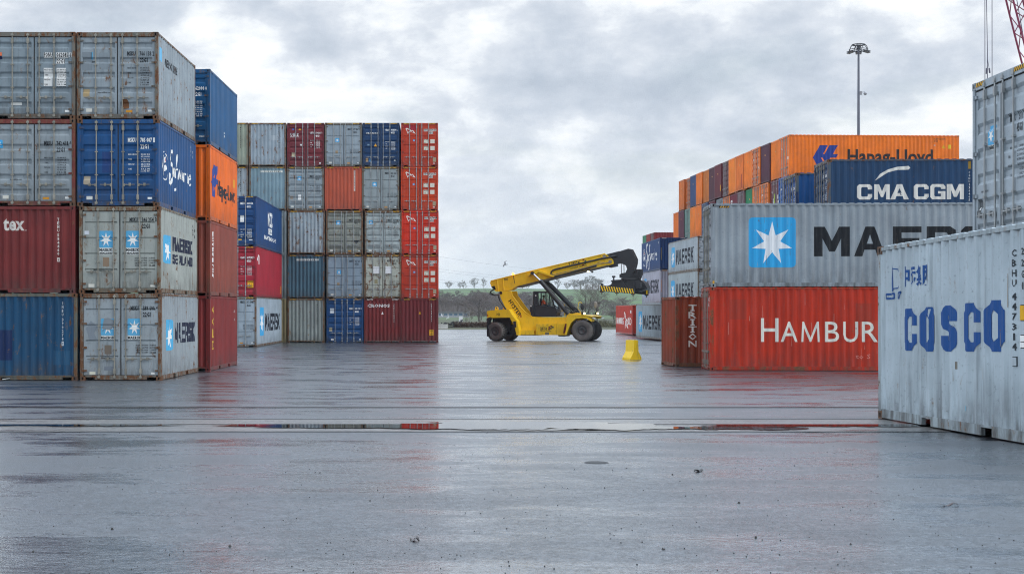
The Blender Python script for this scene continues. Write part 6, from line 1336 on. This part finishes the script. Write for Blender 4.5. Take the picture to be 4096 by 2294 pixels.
# spreader
spd = MB(); spd.lathe([(.0, 0), (.70, 0), (.74, .05), (.74, .13), (.66, .17), (0, .17)], 28, 0, 'z', (9.55, 2.0, 4.38)); spd.box(8.85, 10.35, 1.2, 2.8, 4.22, 4.40)
sp_o = part('spreader', spd, BKM)
f_ = MB(); f_.prism([(8.71,4.38),(9.33,4.40),(9.46,4.22),(9.77,3.74),(8.27,3.92),(8.62,4.07)], -.75, -.55); f_.box(8.62, 9.38, -.9, 1.2, 4.26, 4.34); f_.prism([(8.9,4.25),(10.2,4.2),(10.2,3.72),(8.9,3.84)], -.5, 4.6); f_.prism([(9.3,4.40),(10.4,4.40),(10.65,4.22),(10.88,3.80),(10.2,3.56),(9.4,3.62)], 1.1, 2.9); f_.box(9.6, 10.1, 2.9, 5.0, 3.62, 4.2)
f_.cyl((8.7, -.2, 4.38), (8.7, -.2, 4.6), .05, n=8); f_.box(8.6, 8.8, -.35, -.05, 4.55, 4.68); f_.box(10.2, 10.6, -.3, .6, 3.8, 4.22); f_.tube([(9.2, 0, 4.3), (9.3, 0, 4.0), (9.5, .2, 4.15), (9.6, .2, 3.9)], .04, 6); obj('main_frame', f_, BKM, sp_o)
def endbeam(y, nm):
    e0 = MB(); top = [(7.90,3.99),(10.34,3.76)]; e0.prism([(7.90,4.0),(10.34,3.77),(10.34,3.38),(7.92,3.58)], y-.16, y+.16)
    e_o = obj('end_beam', e0, BKM, sp_o); m_ = MB(); k = 13; fx = lambda t: (lerp(7.93, 10.31, t), lerp(3.965, 3.742, t)); fb = lambda t: (lerp(7.95, 10.31, t), lerp(3.605, 3.405, t))
    for i in range(k):
        t = i/k; a, b_ = fx(t), fx(t+.5/k); c2, d2 = fb(min(1, t+1.15/k)), fb(min(1, t+.65/k)); m_.face([(a[0], y-.163, a[1]), (d2[0], y-.163, d2[1]), (c2[0], y-.163, c2[1]), (b_[0], y-.163, b_[1])])
    if y < 0: obj('hazard_stripe', m_, YM, e_o)
    else:
        m_ = MB(); m_.face([(10.2, y-.163, 3.45), (10.32, y-.163, 3.43), (10.32, y-.163, 3.72), (10.2, y-.163, 3.73)]); obj('yellow_mark', m_, YM, e_o)
    for x, z in ((8.0, 3.56), (10.22, 3.38)):
        t_ = MB(); t_.box(x-.13, x+.13, y-.14, y+.14, z-.06, z+.06); t_.cyl((x, y, z-.06), (x, y, z-.20), .045, .03, 8); obj('twistlock', t_, plain('rusty_lock', (.09, .05, .03), .7), e_o)
    if y < 0:
        t_ = MB(); t_.box(7.93, 8.10, y-.1, y+.1, 3.99, 4.12); obj('guide_post', t_, BKM, e_o)
endbeam(-1.0, 'a'); endbeam(4.95, 'b')
# lift rams
for y, a, r_, b_ in ((1.12, (2.46, 4.94), (3.04, 4.40), (5.14, 1.95)), (2.62, (2.46, 4.98), (3.10, 4.42), (5.54, 2.0))):
    f_ = MB(); f_.cyl((r_[0], y, r_[1]), (b_[0], y, b_[1]), .155, .165, 14); f_.cyl((lerp(r_[0], b_[0], .0), y, r_[1]), (lerp(r_[0], b_[0], .06), y, lerp(r_[1], b_[1], .06)), .185, n=14); f_.cyl((lerp(r_[0], b_[0], .1)+.17, y, lerp(r_[1], b_[1], .1)+.06), (b_[0]+.05, y, b_[1]+.18), .03, n=6)
    ro = part('lift_cylinder', f_, BKM); f_ = MB(); f_.cyl((a[0], y, a[1]), (r_[0], y, r_[1]), .085, n=12); obj('piston_rod', f_, CHROME, ro)
    f_ = MB(); f_.cyl((a[0], y-.16, a[1]), (a[0], y+.12, a[1]), .13, n=12); obj('pin', f_, BKM, ro)
f_ = MB(); f_.prism([(5.0,1.74),(6.1,1.80),(6.05,2.02),(5.75,2.06),(5.4,1.98),(5.1,2.05)], 1.0, 1.2); f_.prism([(5.0,1.74),(6.1,1.80),(6.05,2.02),(5.75,2.06),(5.4,1.98),(5.1,2.05)], 2.5, 2.75); part('ram_foot', f_, YM)
f_ = MB(); f_.tube([(4.9, 1.0, 2.5), (5.25, 1.0, 2.35), (5.4, 1.2, 2.1), (5.6, 1.4, 2.2), (5.75, 1.6, 1.9)], .04, 5); f_.tube([(5.2, 1.9, 2.5), (5.6, 1.9, 2.35), (5.75, 1.9, 2.0)], .05, 5); f_.box(5.15, 5.6, 1.3, 2.4, 1.9, 2.15); part('valve_block', f_, BKM)
# ------------------------------------------------------------------ damp winter air
mb = MB(); mb.box(-1500, 1500, -120, 4300, -6, 75)
hz_m = bpy.data.materials.new('damp_air'); hz_m.use_nodes = True; hz_m.node_tree.nodes.clear(); n = NT(hz_m.node_tree)
pv = n.n('ShaderNodeVolumePrincipled'); pv.inputs['Density'].default_value = .00013; pv.inputs['Color'].default_value = (.80, .86, .93, 1); pv.inputs['Anisotropy'].default_value = .2
ov = n.n('ShaderNodeOutputMaterial'); n.l(pv.outputs[0], ov.inputs['Volume'])
hz = obj('haze', mb, hz_m); hz['kind'] = 'stuff'
sc.cycles.volume_bounces = 1
